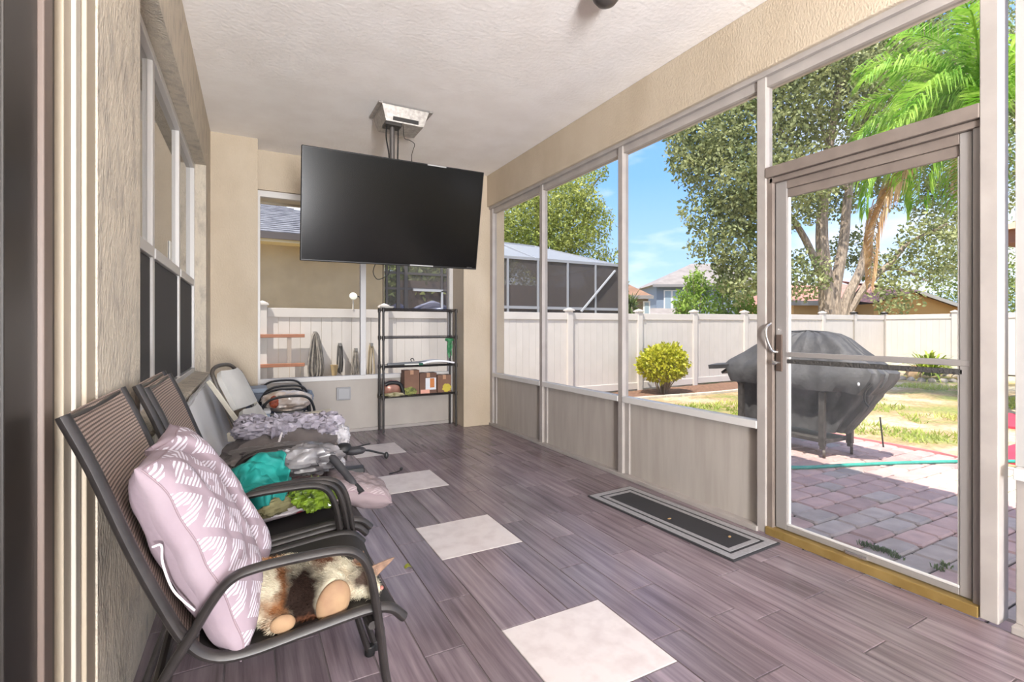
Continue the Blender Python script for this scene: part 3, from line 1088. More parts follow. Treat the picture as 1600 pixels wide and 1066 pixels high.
def cushion(name, corners, t, gus, m, mside, parent, seed=0, fold=0.0, wr=0.011, seam=None, n=36):
    """corners: near-bottom, far-bottom, far-top, near-top (counter-clockwise seen from the front)"""
    c0, c1, c2, c3 = [Vector(c) for c in corners]
    nrm = (c1 - c0).cross(c3 - c0).normalized()
    def base(u, v):
        pin = 0.055
        uu = 0.5 + (u - 0.5) * (1 - pin * math.sin(math.pi * v) ** 1)
        vv = 0.5 + (v - 0.5) * (1 - pin * math.sin(math.pi * u) ** 1)
        return (c0 * (1 - uu) + c1 * uu) * (1 - vv) + (c3 * (1 - uu) + c2 * uu) * vv
    def th(u, v):
        a, b_ = abs(2 * u - 1), abs(2 * v - 1)
        k = max(0.0, (1 - a ** 3.2)) ** 0.5 * max(0.0, (1 - b_ ** 3.2)) ** 0.5
        return k
    def surf(s):
        def fn(u, v):
            p = base(u, v)
            k = th(u, v)
            edge = max(abs(2 * u - 1), abs(2 * v - 1))
            g_ = gus / 2 * (1 - 0.75 * (abs(2 * u - 1) * abs(2 * v - 1)) ** 6)
            d = s * (g_ + (t - gus) / 2 * k)
            w = noise.noise(Vector((u * 5 + seed, v * 5, s * 3))) * wr + noise.noise(Vector((u * 13 + seed, v * 9, s))) * wr * 0.5
            # creases pulled towards the corners
            cr_ = math.sin((u + v) * 24 + 2 * noise.noise(Vector((u * 3, v * 3, seed)))) * 0.0025 * (edge ** 4)
            if fold and s > 0:
                d -= fold * math.exp(-((u - 0.52 - 0.08 * math.sin(v * 3)) / 0.085) ** 2) * min(1, v * 3 + 0.2)
            return p + nrm * (d + w * k + cr_)
        return fn
    b = MB()
    uv = []
    for s in (1, -1):
        b0 = len(b.v)
        b.grid(surf(s), n, n)
        if s < 0:
            w1 = n + 1
            nf = n * n
            b.f[-nf:] = [q[::-1] for q in b.f[-nf:]]
        uv += [((i % (n + 1)) / n - (0 if s > 0 else 5), (i // (n + 1)) / n) for i in range((n + 1) ** 2)]
    o = b.build(name, m, parent, smooth='all', uv=uv) if parent else b.build(name, m, None, smooth='all', uv=uv)
    # side band
    w1 = n + 1
    loop = [i for i in range(n)] + [j_ * w1 + n for j_ in range(n)] + [n * w1 + i for i in range(n, 0, -1)] + [j_ * w1 for j_ in range(n, 0, -1)]
    g = MB()
    m0 = len(loop)
    top = [b.v[i] for i in loop]
    bot = [b.v[w1 * w1 + i] for i in loop]
    ctr = (c0 + c1 + c2 + c3) / 4
    rows = []
    for r in range(5):
        q = r / 4
        rows.append([a * (1 - q) + c_ * q + ((a + c_) / 2 - ctr).normalized() * 0.012 * math.sin(math.pi * q) for a, c_ in zip(top, bot)])
    for r in rows:
        g.v += [Vector(x) for x in r]
    for r in range(4):
        for i in range(m0):
            l = (i + 1) % m0
            g.f.append([r * m0 + i, (r + 1) * m0 + i, (r + 1) * m0 + l, r * m0 + l])
    g.build('side_band', mside, o, smooth='all')
    p_ = MB()
    p_.tube([x + nrm * 0.001 for x in top], 0.0022, 6, closed=True)
    if seam:
        p_.build('piping', seam, o, smooth=True)
    return o, top, bot, nrm
PINK = pillow_mat('pink_hatched_print', (140, 124, 132), (188, 182, 191))
PINKP = mat('pink_plain_cotton', (140, 125, 132), 0.85, c2=(130, 114, 122), scale=7, bump=0.3, bscale=18, dist=0.01)
SEAMG = mat('grey_seam', (130, 112, 118), 0.8)
pl, top, bot, nr = cushion('patterned_pillow', [(-0.012, 1.308, 0.440), (0.045, 1.78, 0.50), (-0.195, 1.79, 0.905), (-0.205, 1.335, 0.888)],
                           0.17, 0.05, PINK, PINKP, None, seed=3.1, fold=0.065, seam=SEAMG)
tag(pl, 'pink pillow with white hatched lozenge print leaning on the nearest chair back', 'pillow')
hd = MB().tube(spline([py(a_, b_, c_) for a_, b_, c_ in ((238, 855, 1.325), (252, 853, 1.318), (254, 880, 1.316), (268, 918, 1.312), (285, 938, 1.314), (304, 954, 1.322))], 6), 0.0024, 6)
hd.build('loop_handle_piping', mat('white_piping', (226, 214, 216), 0.8), pl, smooth=True)

# pillow lying on the second chair, printed white with red, and the quilted grey one hanging over the front
def floral(name):
    m, t, p = newmat(name)
    N, K = t.nodes.new, t.links.new
    co = N('ShaderNodeTexCoord')
    vo = N('ShaderNodeTexVoronoi'); vo.inputs['Scale'].default_value = 13
    K(co.outputs['Object'], vo.inputs['Vector'])
    r = N('ShaderNodeValToRGB'); r.color_ramp.interpolation = 'CONSTANT'
    r.color_ramp.elements[0].color = lin((176, 44, 58)); r.color_ramp.elements[1].position = 0.24; r.color_ramp.elements[1].color = lin((190, 168, 174))
    e_ = r.color_ramp.elements.new(0.42); e_.color = lin((206, 196, 198))
    K(vo.outputs['Distance'], r.inputs[0]); K(r.outputs[0], p.inputs['Base Color'])
    p.inputs['Roughness'].default_value = 0.85
    return m
o, *_ = cushion('floral_pillow', [(-0.03, 2.03, 0.485), (0.335, 2.09, 0.510), (0.335, 2.40, 0.515), (-0.03, 2.38, 0.495)], 0.06, 0.015, floral('floral_red_print'), floral('floral_red_print'), None, seed=8.0, n=24)
tag(o, 'flat white pillow with red blossoms lying on the stacked chairs', 'pillow')
QUILT = pillow_mat('mauve_quilted', (124, 110, 112), (146, 134, 136), 0.8)
o, *_ = cushion('mauve_pillow', [(0.30, 2.10, 0.525), (0.545, 2.12, 0.455), (0.575, 2.38, 0.445), (0.30, 2.42, 0.53)], 0.11, 0.045, QUILT, mat('mauve_plain', (120, 106, 108), 0.85), None, seed=5.0, seam=SEAMG, n=24)
tag(o, 'dusty mauve quilted pillow poking out over the front of the chairs', 'pillow')

# ------------------------------------------------------------------ crumpled things
def crumple(seed, amp, freq, ridge=0.0, flat=None):
    def fn(q):
        p = Vector(q) * freq + Vector((seed, seed * 1.7, seed * 0.3))
        k = 1 + amp * noise.noise(p) + amp * 0.5 * noise.noise(p * 2.1)
        if ridge:
            k += ridge * (1 - 2 * abs(noise.noise(p * 1.3 + Vector((9, 3, 1))))) - ridge * 0.5 + ridge * 0.4 * (1 - 2 * abs(noise.noise(p * 2.9)))
        return k
    return fn
TEAL = mat('teal_cloth', (0, 122, 114), 0.75, c2=(0, 106, 100), scale=5, bump=0.3, bscale=30, dist=0.01)
def drape(u, v):
    # top edge runs along the raised arms, lower edge hangs in front towards the viewer
    tp = Vector((0.135, 2.17, 0.725)) * u + Vector((-0.085, 2.07, 0.60)) * (1 - u)
    tp.z += 0.05 * math.sin(math.pi * min(u * 1.1, 1))
    lo = Vector((0.13, 1.99, 0.58)) * u + Vector((-0.075, 1.95, 0.525)) * (1 - u)
    p = tp * (1 - v) + lo * v
    n_ = Vector((0.25, -0.75, 0.6)).normalized()
    bl = 0.05 * math.sin(math.pi * v) ** 0.7 * (0.6 + 0.4 * math.sin(math.pi * u))
    f1 = 0.030 * (1 - 2 * abs(math.sin(5.2 * u - 3.4 * v + 1.6 * noise.noise(Vector((u * 2, v * 2, 4)))))) * (0.35 + v * 0.65)
    f2 = 0.014 * (1 - 2 * abs(math.sin(11 * u - 8 * v + 2.5 * noise.noise(Vector((u * 3, v * 3, 1)))))) * (0.45 + 0.55 * abs(2 * u - 1))
    f3 = 0.012 * noise.noise(Vector((u * 7, v * 7, 2.3)))
    return p + n_ * (bl + f1 + f2 + f3)
b = MB().sheet(drape, 56, 44, 0.006)
o = b.build('teal_cloth', TEAL, smooth='all')
tag(o, 'bright teal cloth draped in folds over the arm of the stacked chairs', 'cloth')
b = MB().blob((0.035, 2.10, 0.605), (0.11, 0.10, 0.085), nu=48, nv=30, fn=crumple(2.2, 0.2, 1.5, 0.16))
b.build('bundled_end', TEAL, o, smooth='all')

GREEN = mat('green_wrapper', (112, 136, 40), 0.35, c2=(44, 58, 20), scale=26, detail=5, lo=0.45, hi=0.62, coat=0.3)
b = MB().blob((0.235, 2.02, 0.568), (0.075, 0.07, 0.050), nu=56, nv=34, fn=crumple(5.0, 0.22, 2.2, 0.34))
o = b.build('salad_bag', GREEN, smooth=False)
tag(o, 'crumpled shiny green salad bag under the chair arm', 'bag')
KH = mat('khaki_cloth', (128, 122, 86), 0.85, c2=(96, 90, 62), scale=8)
b = MB().blob((0.085, 2.02, 0.545), (0.09, 0.04, 0.03), Matrix.Rotation(0.5, 3, 'Z'), nu=36, nv=20, fn=crumple(1.0, 0.2, 2.0, 0.3))
tag(b.build('khaki_cloth', KH, smooth=True), 'rumpled khaki cloth between the teal cloth and the green bag', 'cloth')
DARKC = mat('dark_red_cloth', (58, 34, 34), 0.85, c2=(36, 26, 26), scale=10)
b = MB().blob((0.17, 2.15, 0.56), (0.12, 0.08, 0.04), nu=40, nv=20, fn=crumple(4.0, 0.2, 1.8, 0.25))
tag(b.build('dark_cloth', DARKC, smooth=True), 'dark maroon cloth behind the green salad bag', 'cloth')

GREYP = mat('grey_translucent_plastic', (128, 126, 128), 0.3, c2=(84, 81, 83), scale=10, lo=0.4, hi=0.65, coat=0.3)
def bag(name, c, r, seed, m, label, M=None, amp=0.2, ridge=0.22, nu=52, nv=30, freq=1.9, cat='bag'):
    b = MB().blob(c, r, M, nu=nu, nv=nv, fn=crumple(seed, amp, freq, ridge))
    return tag(b.build(name, m, smooth=True), label, cat)
bag('plastic_bag', (0.225, 2.33, 0.625), (0.14, 0.09, 0.06), 11.0, GREYP, 'crinkled grey plastic bag lying behind the teal cloth')
bag('plastic_bag', (0.15, 2.56, 0.60), (0.22, 0.12, 0.05), 15.0, mat('grey_bag_dark', (104, 98, 96), 0.5, c2=(82, 78, 77), scale=9), 'flat dark grey bag behind the crinkled plastic bag')
GREYT = mat('grey_tote_cloth', (108, 101, 99), 0.8, c2=(86, 80, 79), scale=6, bump=0.4, bscale=20, dist=0.01)
tb = bag('tote_bag', (0.20, 3.06, 0.49), (0.31, 0.26, 0.155), 21.0, GREYT, 'slumped grey mesh tote bag with pale trim in front of the folding chair', amp=0.12, ridge=0.12)
for pts in ([(0.10, 2.80, 0.53), (0.14, 2.83, 0.58), (0.17, 2.93, 0.635)], [(0.36, 2.84, 0.47), (0.40, 2.88, 0.55), (0.38, 2.97, 0.62)], [(-0.02, 2.80, 0.52), (0.15, 2.785, 0.54), (0.33, 2.82, 0.53), (0.43, 2.90, 0.55)]):
    MB().tube(spline(pts, 5), 0.006, 6).build('pale_trim', mat('pale_tape', (206, 200, 200), 0.7), tb, smooth=True)
TUL = mat('lavender_tulle', (160, 155, 164), 0.8, c2=(124, 118, 128), scale=18)
b = MB()
for i in range(16):
    a = i / 15
    b.blob((0.0 + 0.42 * a, 3.10 + 0.10 * math.sin(i * 2.1), 0.635 + 0.02 * math.sin(i * 1.3)), (0.06, 0.085, 0.042), Matrix.Rotation(i * 0.7, 3, 'Z'), nu=30, nv=16, fn=crumple(30 + i, 0.3, 3.2, 0.5))
o = b.build('tulle_skirt', TUL, smooth=True)
tag(o, 'bunched lavender tulle lying on top of the grey tote bag', 'cloth')
WHP = mat('clear_plastic_wrap', (184, 182, 186), 0.25, c2=(140, 136, 138), scale=9, coat=0.4)
bag('plastic_bag', (0.455, 3.02, 0.55), (0.075, 0.10, 0.085), 44.0, WHP, 'white plastic bag bulging at the right of the tote bag')
bag('plastic_bag', (0.38, 2.52, 0.56), (0.04, 0.10, 0.04), 47.0, WHP, 'small pale plastic bag beside the black umbrella handles')

BLK = mat('black_plastic', (22, 22, 23), 0.5)
BLKC = mat('black_nylon', (44, 43, 46), 0.65, c2=(34, 33, 36), scale=9)
# folded umbrella, folding stand with thin legs, black case on the floor
u = thing('folded_umbrella', (0.34, 2.25, 0.6), 'black folded umbrella slanting over the chair arm', 'umbrella')
MB().tube(spline([(0.29, 2.30, 0.665), (0.33, 2.26, 0.635), (0.37, 2.21, 0.585), (0.405, 2.15, 0.535)], 5), [0.010] * 5 + [0.018] * 5 + [0.016] * 5 + [0.010], 10).build('canopy', BLKC, u, smooth=True)
MB().tube([(0.405, 2.15, 0.535), (0.425, 2.12, 0.51)], 0.016, 10).build('handle', BLK, u, smooth=True)
u = thing('folding_stand', (0.47, 2.75, 0.0), 'black folding stand with two thin legs sticking out over the floor', 'stand')
MB().blob((0.455, 2.75, 0.555), (0.045, 0.05, 0.032), nu=20, nv=12, fn=crumple(3, 0.15, 2)).build('hub', BLK, u, smooth=True)
MB().blob((0.51, 2.73, 0.545), (0.06, 0.032, 0.022), Matrix.Rotation(-0.2, 3, 'Z'), nu=20, nv=12, fn=crumple(6, 0.15, 2)).build('clamp', BLKC, u, smooth=True)
MB().tube([(0.47, 2.75, 0.55), (0.60, 2.80, 0.52), (0.705, 2.85, 0.475)], 0.0055, 8).build('leg', BLK, u, smooth=True)
MB().blob((0.71, 2.85, 0.468), (0.013, 0.013, 0.02), nu=12, nv=8).build('leg_tip', BLK, u, smooth=True)
MB().tube([(0.47, 2.75, 0.55), (0.66, 3.05, 0.50)], 0.004, 8).build('leg', BLK, u, smooth=True)
MB().tube([(0.455, 2.75, 0.54), (0.455, 2.77, 0.001)], 0.009, 8).build('column', BLK, u, smooth=True)
c_ = thing('camera_case', tuple(pz(553, 750, 0.0)), 'small black and silver case lying on the floor by the white tile', 'case', rz=-0.12)
MB().obox((0, 0, 0.075), (0.155, 0.11, 0.05)).build('body', BLK, c_, local=True, bevel=0.008)
MB().obox((0.0, -0.052, 0.055), (0.13, 0.02, 0.028)).build('silver_band', mat('tin', (160, 150, 135), 0.3, metal=0.8), c_, local=True, bevel=0.004)
MB().blob((-0.065, -0.055, 0.05), (0.022, 0.03, 0.04), nu=14, nv=10).build('latch', mat('grey_plastic', (120, 118, 116), 0.5), c_, smooth=True, local=True)
MB().obox((0.0, 0.0, 0.025), (0.17, 0.125, 0.05)).build('base', mat('dark_grey_plastic', (52, 50, 50), 0.5), c_, local=True, bevel=0.01)
p_ = pz(627, 734, 0.006)
b = MB().tube(spline([(p_.x, p_.y, 0.008), (p_.x - 0.04, p_.y - 0.04, 0.006), (p_.x - 0.12, p_.y - 0.07, 0.005)], 4), 0.004, 6).blob((p_.x, p_.y, 0.014), (0.014, 0.012, 0.012), nu=10, nv=8)
tag(b.build('tent_peg', BLK, smooth=True), 'thin black peg lying on the planks near the white tiles', 'peg')
p_ = pz(637, 888, 0.0)
b = MB().grid(lambda u_, v_: (p_.x - 0.015 + 0.034 * u_, p_.y - 0.012 + 0.026 * v_, 0.004 + 0.014 * math.sin(math.pi * u_) * (0.6 + 0.4 * v_)), 6, 5)
tag(b.build('fallen_leaf', mat('leaf_yellow_green', (140, 142, 48), 0.6, c2=(96, 96, 30), scale=40), smooth=True), 'curled yellow-green leaf on the floor beside the cat', 'leaf')

# ------------------------------------------------------------------ the cat
def union_body(name, blobs, m, parent=None, vox=0.006, smooth_it=6, disp=None):
    """one continuous skin grown around overlapping ellipsoids"""
    b = MB()
    for c0, r0, M0 in blobs:
        b.blob(c0, r0, M0, nu=24, nv=14)
    o = b.build(name, m, parent, loc=None if parent else (0, 0, 0))
    md = o.modifiers.new('remesh', 'REMESH')
    md.mode = 'VOXEL'
    md.voxel_size = vox
    sm = o.modifiers.new('smooth', 'SMOOTH')
    sm.iterations = smooth_it
    sm.factor = 0.6
    dg = bpy.context.evaluated_depsgraph_get()
    me = bpy.data.meshes.new_from_object(o.evaluated_get(dg))
    o.modifiers.clear()
    old = o.data
    o.data = me
    me.name = name
    bpy.data.meshes.remove(old)
    me.polygons.foreach_set('use_smooth', [True] * len(me.polygons))
    if not me.materials:
        me.materials.append(m)
    return o
def cp(x, y, z):
    return (x * 0.86, y, 0.464 + (z - 0.47) * 0.82)
def cpb(bl):
    return [(cp(*c0), (r0[0] * .92, r0[1], r0[2] * .86), M0) for c0, r0, M0 in bl]
def calico_mat():
    m, t, p = newmat('calico_fur')
    N, K = t.nodes.new, t.links.new
    co = N('ShaderNodeTexCoord')
    nzv = N('ShaderNodeTexNoise'); nzv.inputs['Scale'].default_value = 24; nzv.inputs['Detail'].default_value = 5
    K(co.outputs['Object'], nzv.inputs['Vector'])
    wv = N('ShaderNodeVectorMath'); wv.operation = 'SCALE'; wv.inputs['Scale'].default_value = 0.06
    K(nzv.outputs['Color'], wv.inputs[0])
    ad = N('ShaderNodeVectorMath'); ad.operation = 'ADD'
    K(co.outputs['Object'], ad.inputs[0]); K(wv.outputs[0], ad.inputs[1])
    def near(c0, r0, soft=0.35):
        s_ = N('ShaderNodeVectorMath'); s_.operation = 'SUBTRACT'; s_.inputs[1].default_value = c0
        K(ad.outputs[0], s_.inputs[0])
        d_ = N('ShaderNodeVectorMath'); d_.operation = 'DIVIDE'; d_.inputs[1].default_value = r0
        K(s_.outputs[0], d_.inputs[0])
        l_ = N('ShaderNodeVectorMath'); l_.operation = 'LENGTH'; K(d_.outputs[0], l_.inputs[0])
        r_ = N('ShaderNodeMapRange'); r_.inputs['From Min'].default_value = 1 + soft; r_.inputs['From Max'].default_value = 1 - soft
        K(l_.outputs['Value'], r_.inputs['Value'])
        return r_.outputs[0]
    def lay(prev, fac, c):
        mx = N('ShaderNodeMix'); mx.data_type = 'RGBA'; mx.inputs[7].default_value = lin(c)
        K(fac, mx.inputs[0])
        if isinstance(prev, tuple):
            mx.inputs[6].default_value = prev
        else:
            K(prev, mx.inputs[6])
        return mx.outputs[2]
    OFF = Vector((0.03, 0.03, 0.03))
    V = lambda x, y, z: tuple(Vector(cp(x, y, z)) + OFF)
    col = lin((188, 180, 158))
    TAN, BR, ORG = (160, 124, 88), (28, 16, 10), (122, 78, 44)
    col = lay(col, near(V(0.235, 1.40, 0.50), (0.055, 0.06, 0.05)), TAN)
    col = lay(col, near(V(0.10, 1.42, 0.54), (0.018, 0.10, 0.06)), ORG)
    col = lay(col, near(V(0.15, 1.40, 0.52), (0.056, 0.13, 0.08)), BR)
    col = lay(col, near(V(0.07, 1.38, 0.50), (0.03, 0.05, 0.04)), ORG)
    col = lay(col, near(V(0.215, 1.455, 0.575), (0.032, 0.05, 0.028)), (92, 58, 40))
    col = lay(col, near(V(0.185, 1.345, 0.478), (0.05, 0.03, 0.014)), (96, 60, 42))
    col = lay(col, near(V(0.06, 1.55, 0.57), (0.04, 0.04, 0.04)), (168, 122, 80))
    col = lay(col, near(V(0.0, 1.50, 0.55), (0.03, 0.05, 0.03)), (150, 108, 76))
    col = lay(col, near(V(0.325, 1.375, 0.545), (0.030, 0.05, 0.03)), (72, 58, 50))
    col = lay(col, near(V(0.35, 1.42, 0.555), (0.028, 0.035, 0.03)), (176, 118, 72))
    col = lay(col, near(V(0.355, 1.385, 0.487), (0.02, 0.03, 0.016)), (232, 226, 218))
    K(col, p.inputs['Base Color'])
    p.inputs['Roughness'].default_value = 0.85
    p.inputs['Specular IOR Level'].default_value = 0.15
    n2 = N('ShaderNodeTexNoise'); n2.inputs['Scale'].default_value = 260; n2.inputs['Detail'].default_value = 2
    K(co.outputs['Object'], n2.inputs['Vector'])
    b = N('ShaderNodeBump'); b.inputs['Strength'].default_value = 0.3; b.inputs['Distance'].default_value = 0.003
    K(n2.outputs['Fac'], b.inputs['Height']); K(b.outputs[0], p.inputs['Normal'])
    return m
FUR = calico_mat()
RZ = lambda a: Matrix.Rotation(a, 3, 'Z')
RY = lambda a: Matrix.Rotation(a, 3, 'Y')
RX = lambda a: Matrix.Rotation(a, 3, 'X')
blobs = [
    ((0.035, 1.50, 0.522), (0.085, 0.105, 0.062), None),        # haunch
    ((0.115, 1.470, 0.524), (0.110, 0.120, 0.066), None),       # belly
    ((0.205, 1.450, 0.526), (0.095, 0.102, 0.062), None),       # chest
    ((0.262, 1.430, 0.528), (0.060, 0.060, 0.050), None),       # neck
    ((0.318, 1.392, 0.524), (0.050, 0.046, 0.046), None),       # skull
    ((0.352, 1.368, 0.503), (0.026, 0.026, 0.022), None),       # muzzle
    ((0.225, 1.395, 0.560), (0.035, 0.040, 0.032), None),       # shoulder
    ((0.030, 1.555, 0.51), (0.07, 0.06, 0.05), None),
    ((0.065, 1.405, 0.495), (0.055, 0.05, 0.036), None),        # thigh
    ((0.150, 1.395, 0.498), (0.075, 0.060, 0.040), None),       # loose belly
]
cat = union_body('cat', cpb(blobs + [
    ((0.222, 1.362, 0.512), (0.050, 0.034, 0.066), RY(0.35)),    # near foreleg folded, elbow to the viewer
    ((0.210, 1.352, 0.490), (0.034, 0.028, 0.034), None),
    ((0.245, 1.375, 0.553), (0.024, 0.024, 0.030), RY(0.4)),
    ((0.088, 1.354, 0.484), (0.040, 0.030, 0.030), None),        # hind foot to the viewer
    ((0.110, 1.362, 0.475), (0.030, 0.022, 0.018), None),
]), FUR, vox=0.005, smooth_it=5)
tag(cat, 'calico cat asleep on its side on the nearest chair, belly to the viewer', 'cat')
# ears, paw pads, nose, closed eyes
EARM = mat('ear_fur', (92, 72, 60), 0.85, c2=(136, 106, 86), scale=40)
def ear(base, tip, w, d_, name='ear'):
    base, tip, w, d_ = Vector(base), Vector(tip), Vector(w), Vector(d_)
    def fn(u, v):
        p = base * (1 - v) + tip * v + w * ((u - 0.5) * (1 - v) ** 0.8) + d_ * (0.5 * (1 - (2 * u - 1) ** 2) * (1 - v))
        return p
    return MB().sheet(fn, 8, 8, 0.004).build(name, EARM, cat, smooth='all')
ear((0.290, 1.378, 0.520), (0.374, 1.402, 0.548), (0.012, 0.012, 0.044), (0.004, 0.016, 0.0))
ear((0.270, 1.43, 0.535), (0.300, 1.468, 0.556), (0.040, 0.0, -0.01), (0.0, 0.01, 0.010))
PADM = mat('paw_tan', (146, 118, 88), 0.8, c2=(130, 100, 76), scale=20)
MB().blob(cp(0.230, 1.339, 0.510), (0.041, 0.022, 0.055), RY(0.35), nu=24, nv=16).build('foreleg_bare_skin', PADM, cat, smooth='all')
MB().blob(cp(0.092, 1.329, 0.488), (0.029, 0.014, 0.022), None, nu=20, nv=12).build('hind_paw', PADM, cat, smooth='all')
MB().blob(cp(0.378, 1.358, 0.506), (0.006, 0.008, 0.005), nu=10, nv=8).build('nose', mat('cat_nose', (150, 92, 84), 0.5), cat, smooth='all')
for pts in ([(0.338, 1.352, 0.545), (0.346, 1.349, 0.540), (0.354, 1.350, 0.533)], [(0.366, 1.392, 0.525), (0.368, 1.400, 0.528), (0.366, 1.408, 0.530)]):
    MB().tube(spline([cp(*q_) for q_ in pts], 3), 0.002, 6).build('closed_eye', mat('dark_brown', (40, 30, 26), 0.6), cat, smooth='all')
MB().tube(spline([cp(0.374, 1.352, 0.498), cp(0.368, 1.345, 0.493), cp(0.356, 1.340, 0.492)], 3), 0.0015, 6).build('mouth', mat('dark_brown', (40, 30, 26), 0.6), cat, smooth='all')
# fur: short tapered strands standing off the skin
me = cat.data
nv_ = len(me.polygons)
cen = np.zeros(nv_ * 3, np.float32); nor = np.zeros(nv_ * 3, np.float32)
me.polygons.foreach_get('center', cen); me.polygons.foreach_get('normal', nor)
cen = cen.reshape(-1, 3); nor = nor.reshape(-1, 3)
ks = rng.integers(0, nv_, 26000)
bare = ((cen[ks] - np.array([0.195, 1.345, 0.497])) ** 2).sum(1) < 0.05 ** 2
ks = ks[~bare]
n_ = len(ks)
P0 = cen[ks] + rng.normal(size=(n_, 3)) * 0.0025
D = nor[ks] * 0.45 + np.array([-0.75, -0.15, -0.05]) + rng.normal(size=(n_, 3)) * 0.25
D /= np.linalg.norm(D, axis=1)[:, None]
S_ = np.cross(D, rng.normal(size=(n_, 3))); S_ /= np.linalg.norm(S_, axis=1)[:, None]
ln = rng.uniform(0.004, 0.010, n_)[:, None]
Vv = np.stack([P0 - S_ * 0.0006, P0 + S_ * 0.0006, P0 + D * ln + nor[ks] * 0.002], 1).reshape(-1, 3)
fo = raw_mesh('fur', Vv, np.arange(n_ * 3).reshape(-1, 3), FUR, cat)
fo['kind'] = 'stuff'

# ------------------------------------------------------------------ far furniture along the wall
BEIGE = mat('beige_painted_steel', (186, 180, 166), 0.45, c2=(174, 168, 154), scale=9)
VINYL = mat('grey_vinyl_pad', (196, 194, 190), 0.55, c2=(184, 182, 178), scale=6)
# white folding table leaning on the wall
lt = thing('folding_table', (-0.2, 3.3, 0.0), 'white folding table top leaning against the house wall', 'table')
M0 = Matrix.Rotation(0.20, 3, 'Y')
b = MB()
def tb_fn(u, v):
    y = 2.85 + 1.95 * u
    z = 0.02 + 0.78 * v
    return (-0.03 - 0.235 * v + 0.006 * math.sin(u * 15), y, z)
b.sheet(tb_fn, 24, 8, 0.035)
b.build('table_top', mat('white_plastic_top', (222, 222, 224), 0.45), lt, smooth=True)
b = MB().tube([tb_fn(0, 0), tb_fn(0, 1), tb_fn(1, 1), tb_fn(1, 0)], 0.012, 8)
b.build('edge_trim', mat('grey_trim', (176, 176, 178), 0.5), lt, smooth=True)

# padded beige folding chair
fc = thing('folding_chair', (0.05, 3.80, 0.0), 'beige steel folding chair with padded back behind the tote bag', 'chair')
def fcp(x, y, z):
    return (x, y, z)
YC = 3.80
back = [(-.235, 0, 0.925), (-.19, 0, 0.80), (-.12, 0, 0.60), (-.08, 0, 0.50)]
def back_out(y0, s):
    pass
# loop frame: up one side, round the top, down the other
pts = []
for x, z in ((.02, .40), (-.06, .56), (-.13, .72), (-.18, .85)):
    pts.append((x, YC - 0.21, z))
pts += [(-.205, YC - .19, .905), (-.215, YC - .12, .935), (-.218, YC, .943), (-.215, YC + .12, .935), (-.205, YC + .19, .905)]
for x, z in ((-.18, .85), (-.13, .72), (-.06, .56), (.02, .40)):
    pts.append((x, YC + 0.21, z))
MB().tube(spline(pts, 5), 0.013, 10).build('back_loop', mat('dark_frame_edge', (74, 68, 62), 0.45), fc, smooth=True)
def pad(z0, z1, w, name, x_off=0.0):
    def fn(u, v):
        z = z0 + (z1 - z0) * v
        x = -.20 + (0.90 - z) * 0.47 + x_off
        k = 1 - 0.25 * max(0, (v - 0.75) / 0.25) ** 2
        return (x + 0.02 * math.sin(math.pi * u), YC + (u - 0.5) * w * k, z)
    MB().sheet(fn, 12, 10, 0.035).build(name, VINYL, fc, smooth=True, bevel=0)
pad(0.66, 0.905, 0.38, 'back_pad', 0.02)
pad(0.47, 0.645, 0.36, 'lower_back_pad', 0.03)
MB().sheet(lambda u, v: (-0.02 + 0.40 * u, YC - 0.2 + 0.4 * v, 0.475 + 0.02 * math.sin(math.pi * u)), 8, 6, 0.04).build('seat', VINYL, fc, smooth=True)
for s_ in (-1, 1):
    yy = YC + s_ * 0.225
    MB().bar((-.215, yy, 0.86), (.34, yy, 0.005), 0.016, 0.03).build('front_leg', BEIGE, fc, bevel=0.004)
    MB().bar((.06, yy, 0.44), (-.20, yy, 0.005), 0.016, 0.03).build('rear_leg', BEIGE, fc, bevel=0.004)
    MB().bar((-.10, yy, 0.49), (0.46, yy, 0.56), 0.018, 0.06).build('side_rail', BEIGE, fc, bevel=0.004)

fc.rotation_euler = (0, 0, -0.32)
fc.location = (0.11, 3.86, 0)

# black-armed chairs at the far end
BAM = mat('black_wire_frame', (26, 27, 30), 0.4)
NAVY = mat('slate_fabric', (84, 88, 100), 0.8, c2=(68, 72, 84), scale=7)
def far_chair(x0, y0, z0, label):
    t = thing('armchair', (x0, y0, 0), label, 'chair', 'black-framed chairs at the far end')
    for s_ in (-1, 1):
        pp = [(.36, .0), (.345, .30), (.335, .50), (.31, .60), (.26, .645), (.16, .655), (.04, .645), (-.03, .60), (-.07, .50), (-.10, .42), (-.19, .0)]
        ap = spline([(x, s_ * 0.26, z if z == 0 else z + z0) for x, z in pp], 4)
        MB().tube(ap, 0.010, 8).build('arm_frame', BAM, t, smooth=True, local=True)
    MB().sheet(lambda u, v: (-.06 + .40 * u, (v - .5) * .50, .42 + z0 + .015 * u), 6, 6, 0.025).build('seat', NAVY, t, smooth=True, local=True)
    MB().sheet(lambda u, v: (-.07 - .16 * v, (u - .5) * .50 * (1 - .2 * v * v), .44 + z0 + .33 * v), 8, 8, 0.03).build('back', NAVY, t, smooth=True, local=True)
    return t
far_chair(0.16, 4.57, 0.0, 'black-framed armchair with slate fabric nearest the folding chair')
far_chair(0.18, 5.17, 0.02, 'black-framed armchair with slate fabric against the end pier')
TANB = mat('clear_bag_brown', (176, 156, 138), 0.3, c2=(216, 210, 206), scale=9, coat=0.4)
bag('grocery_bag', (0.31, 4.62, 0.575), (0.19, 0.16, 0.085), 61.0, TANB, 'clear plastic bag of brown goods on the far black-framed chair', amp=0.12, ridge=0.14)
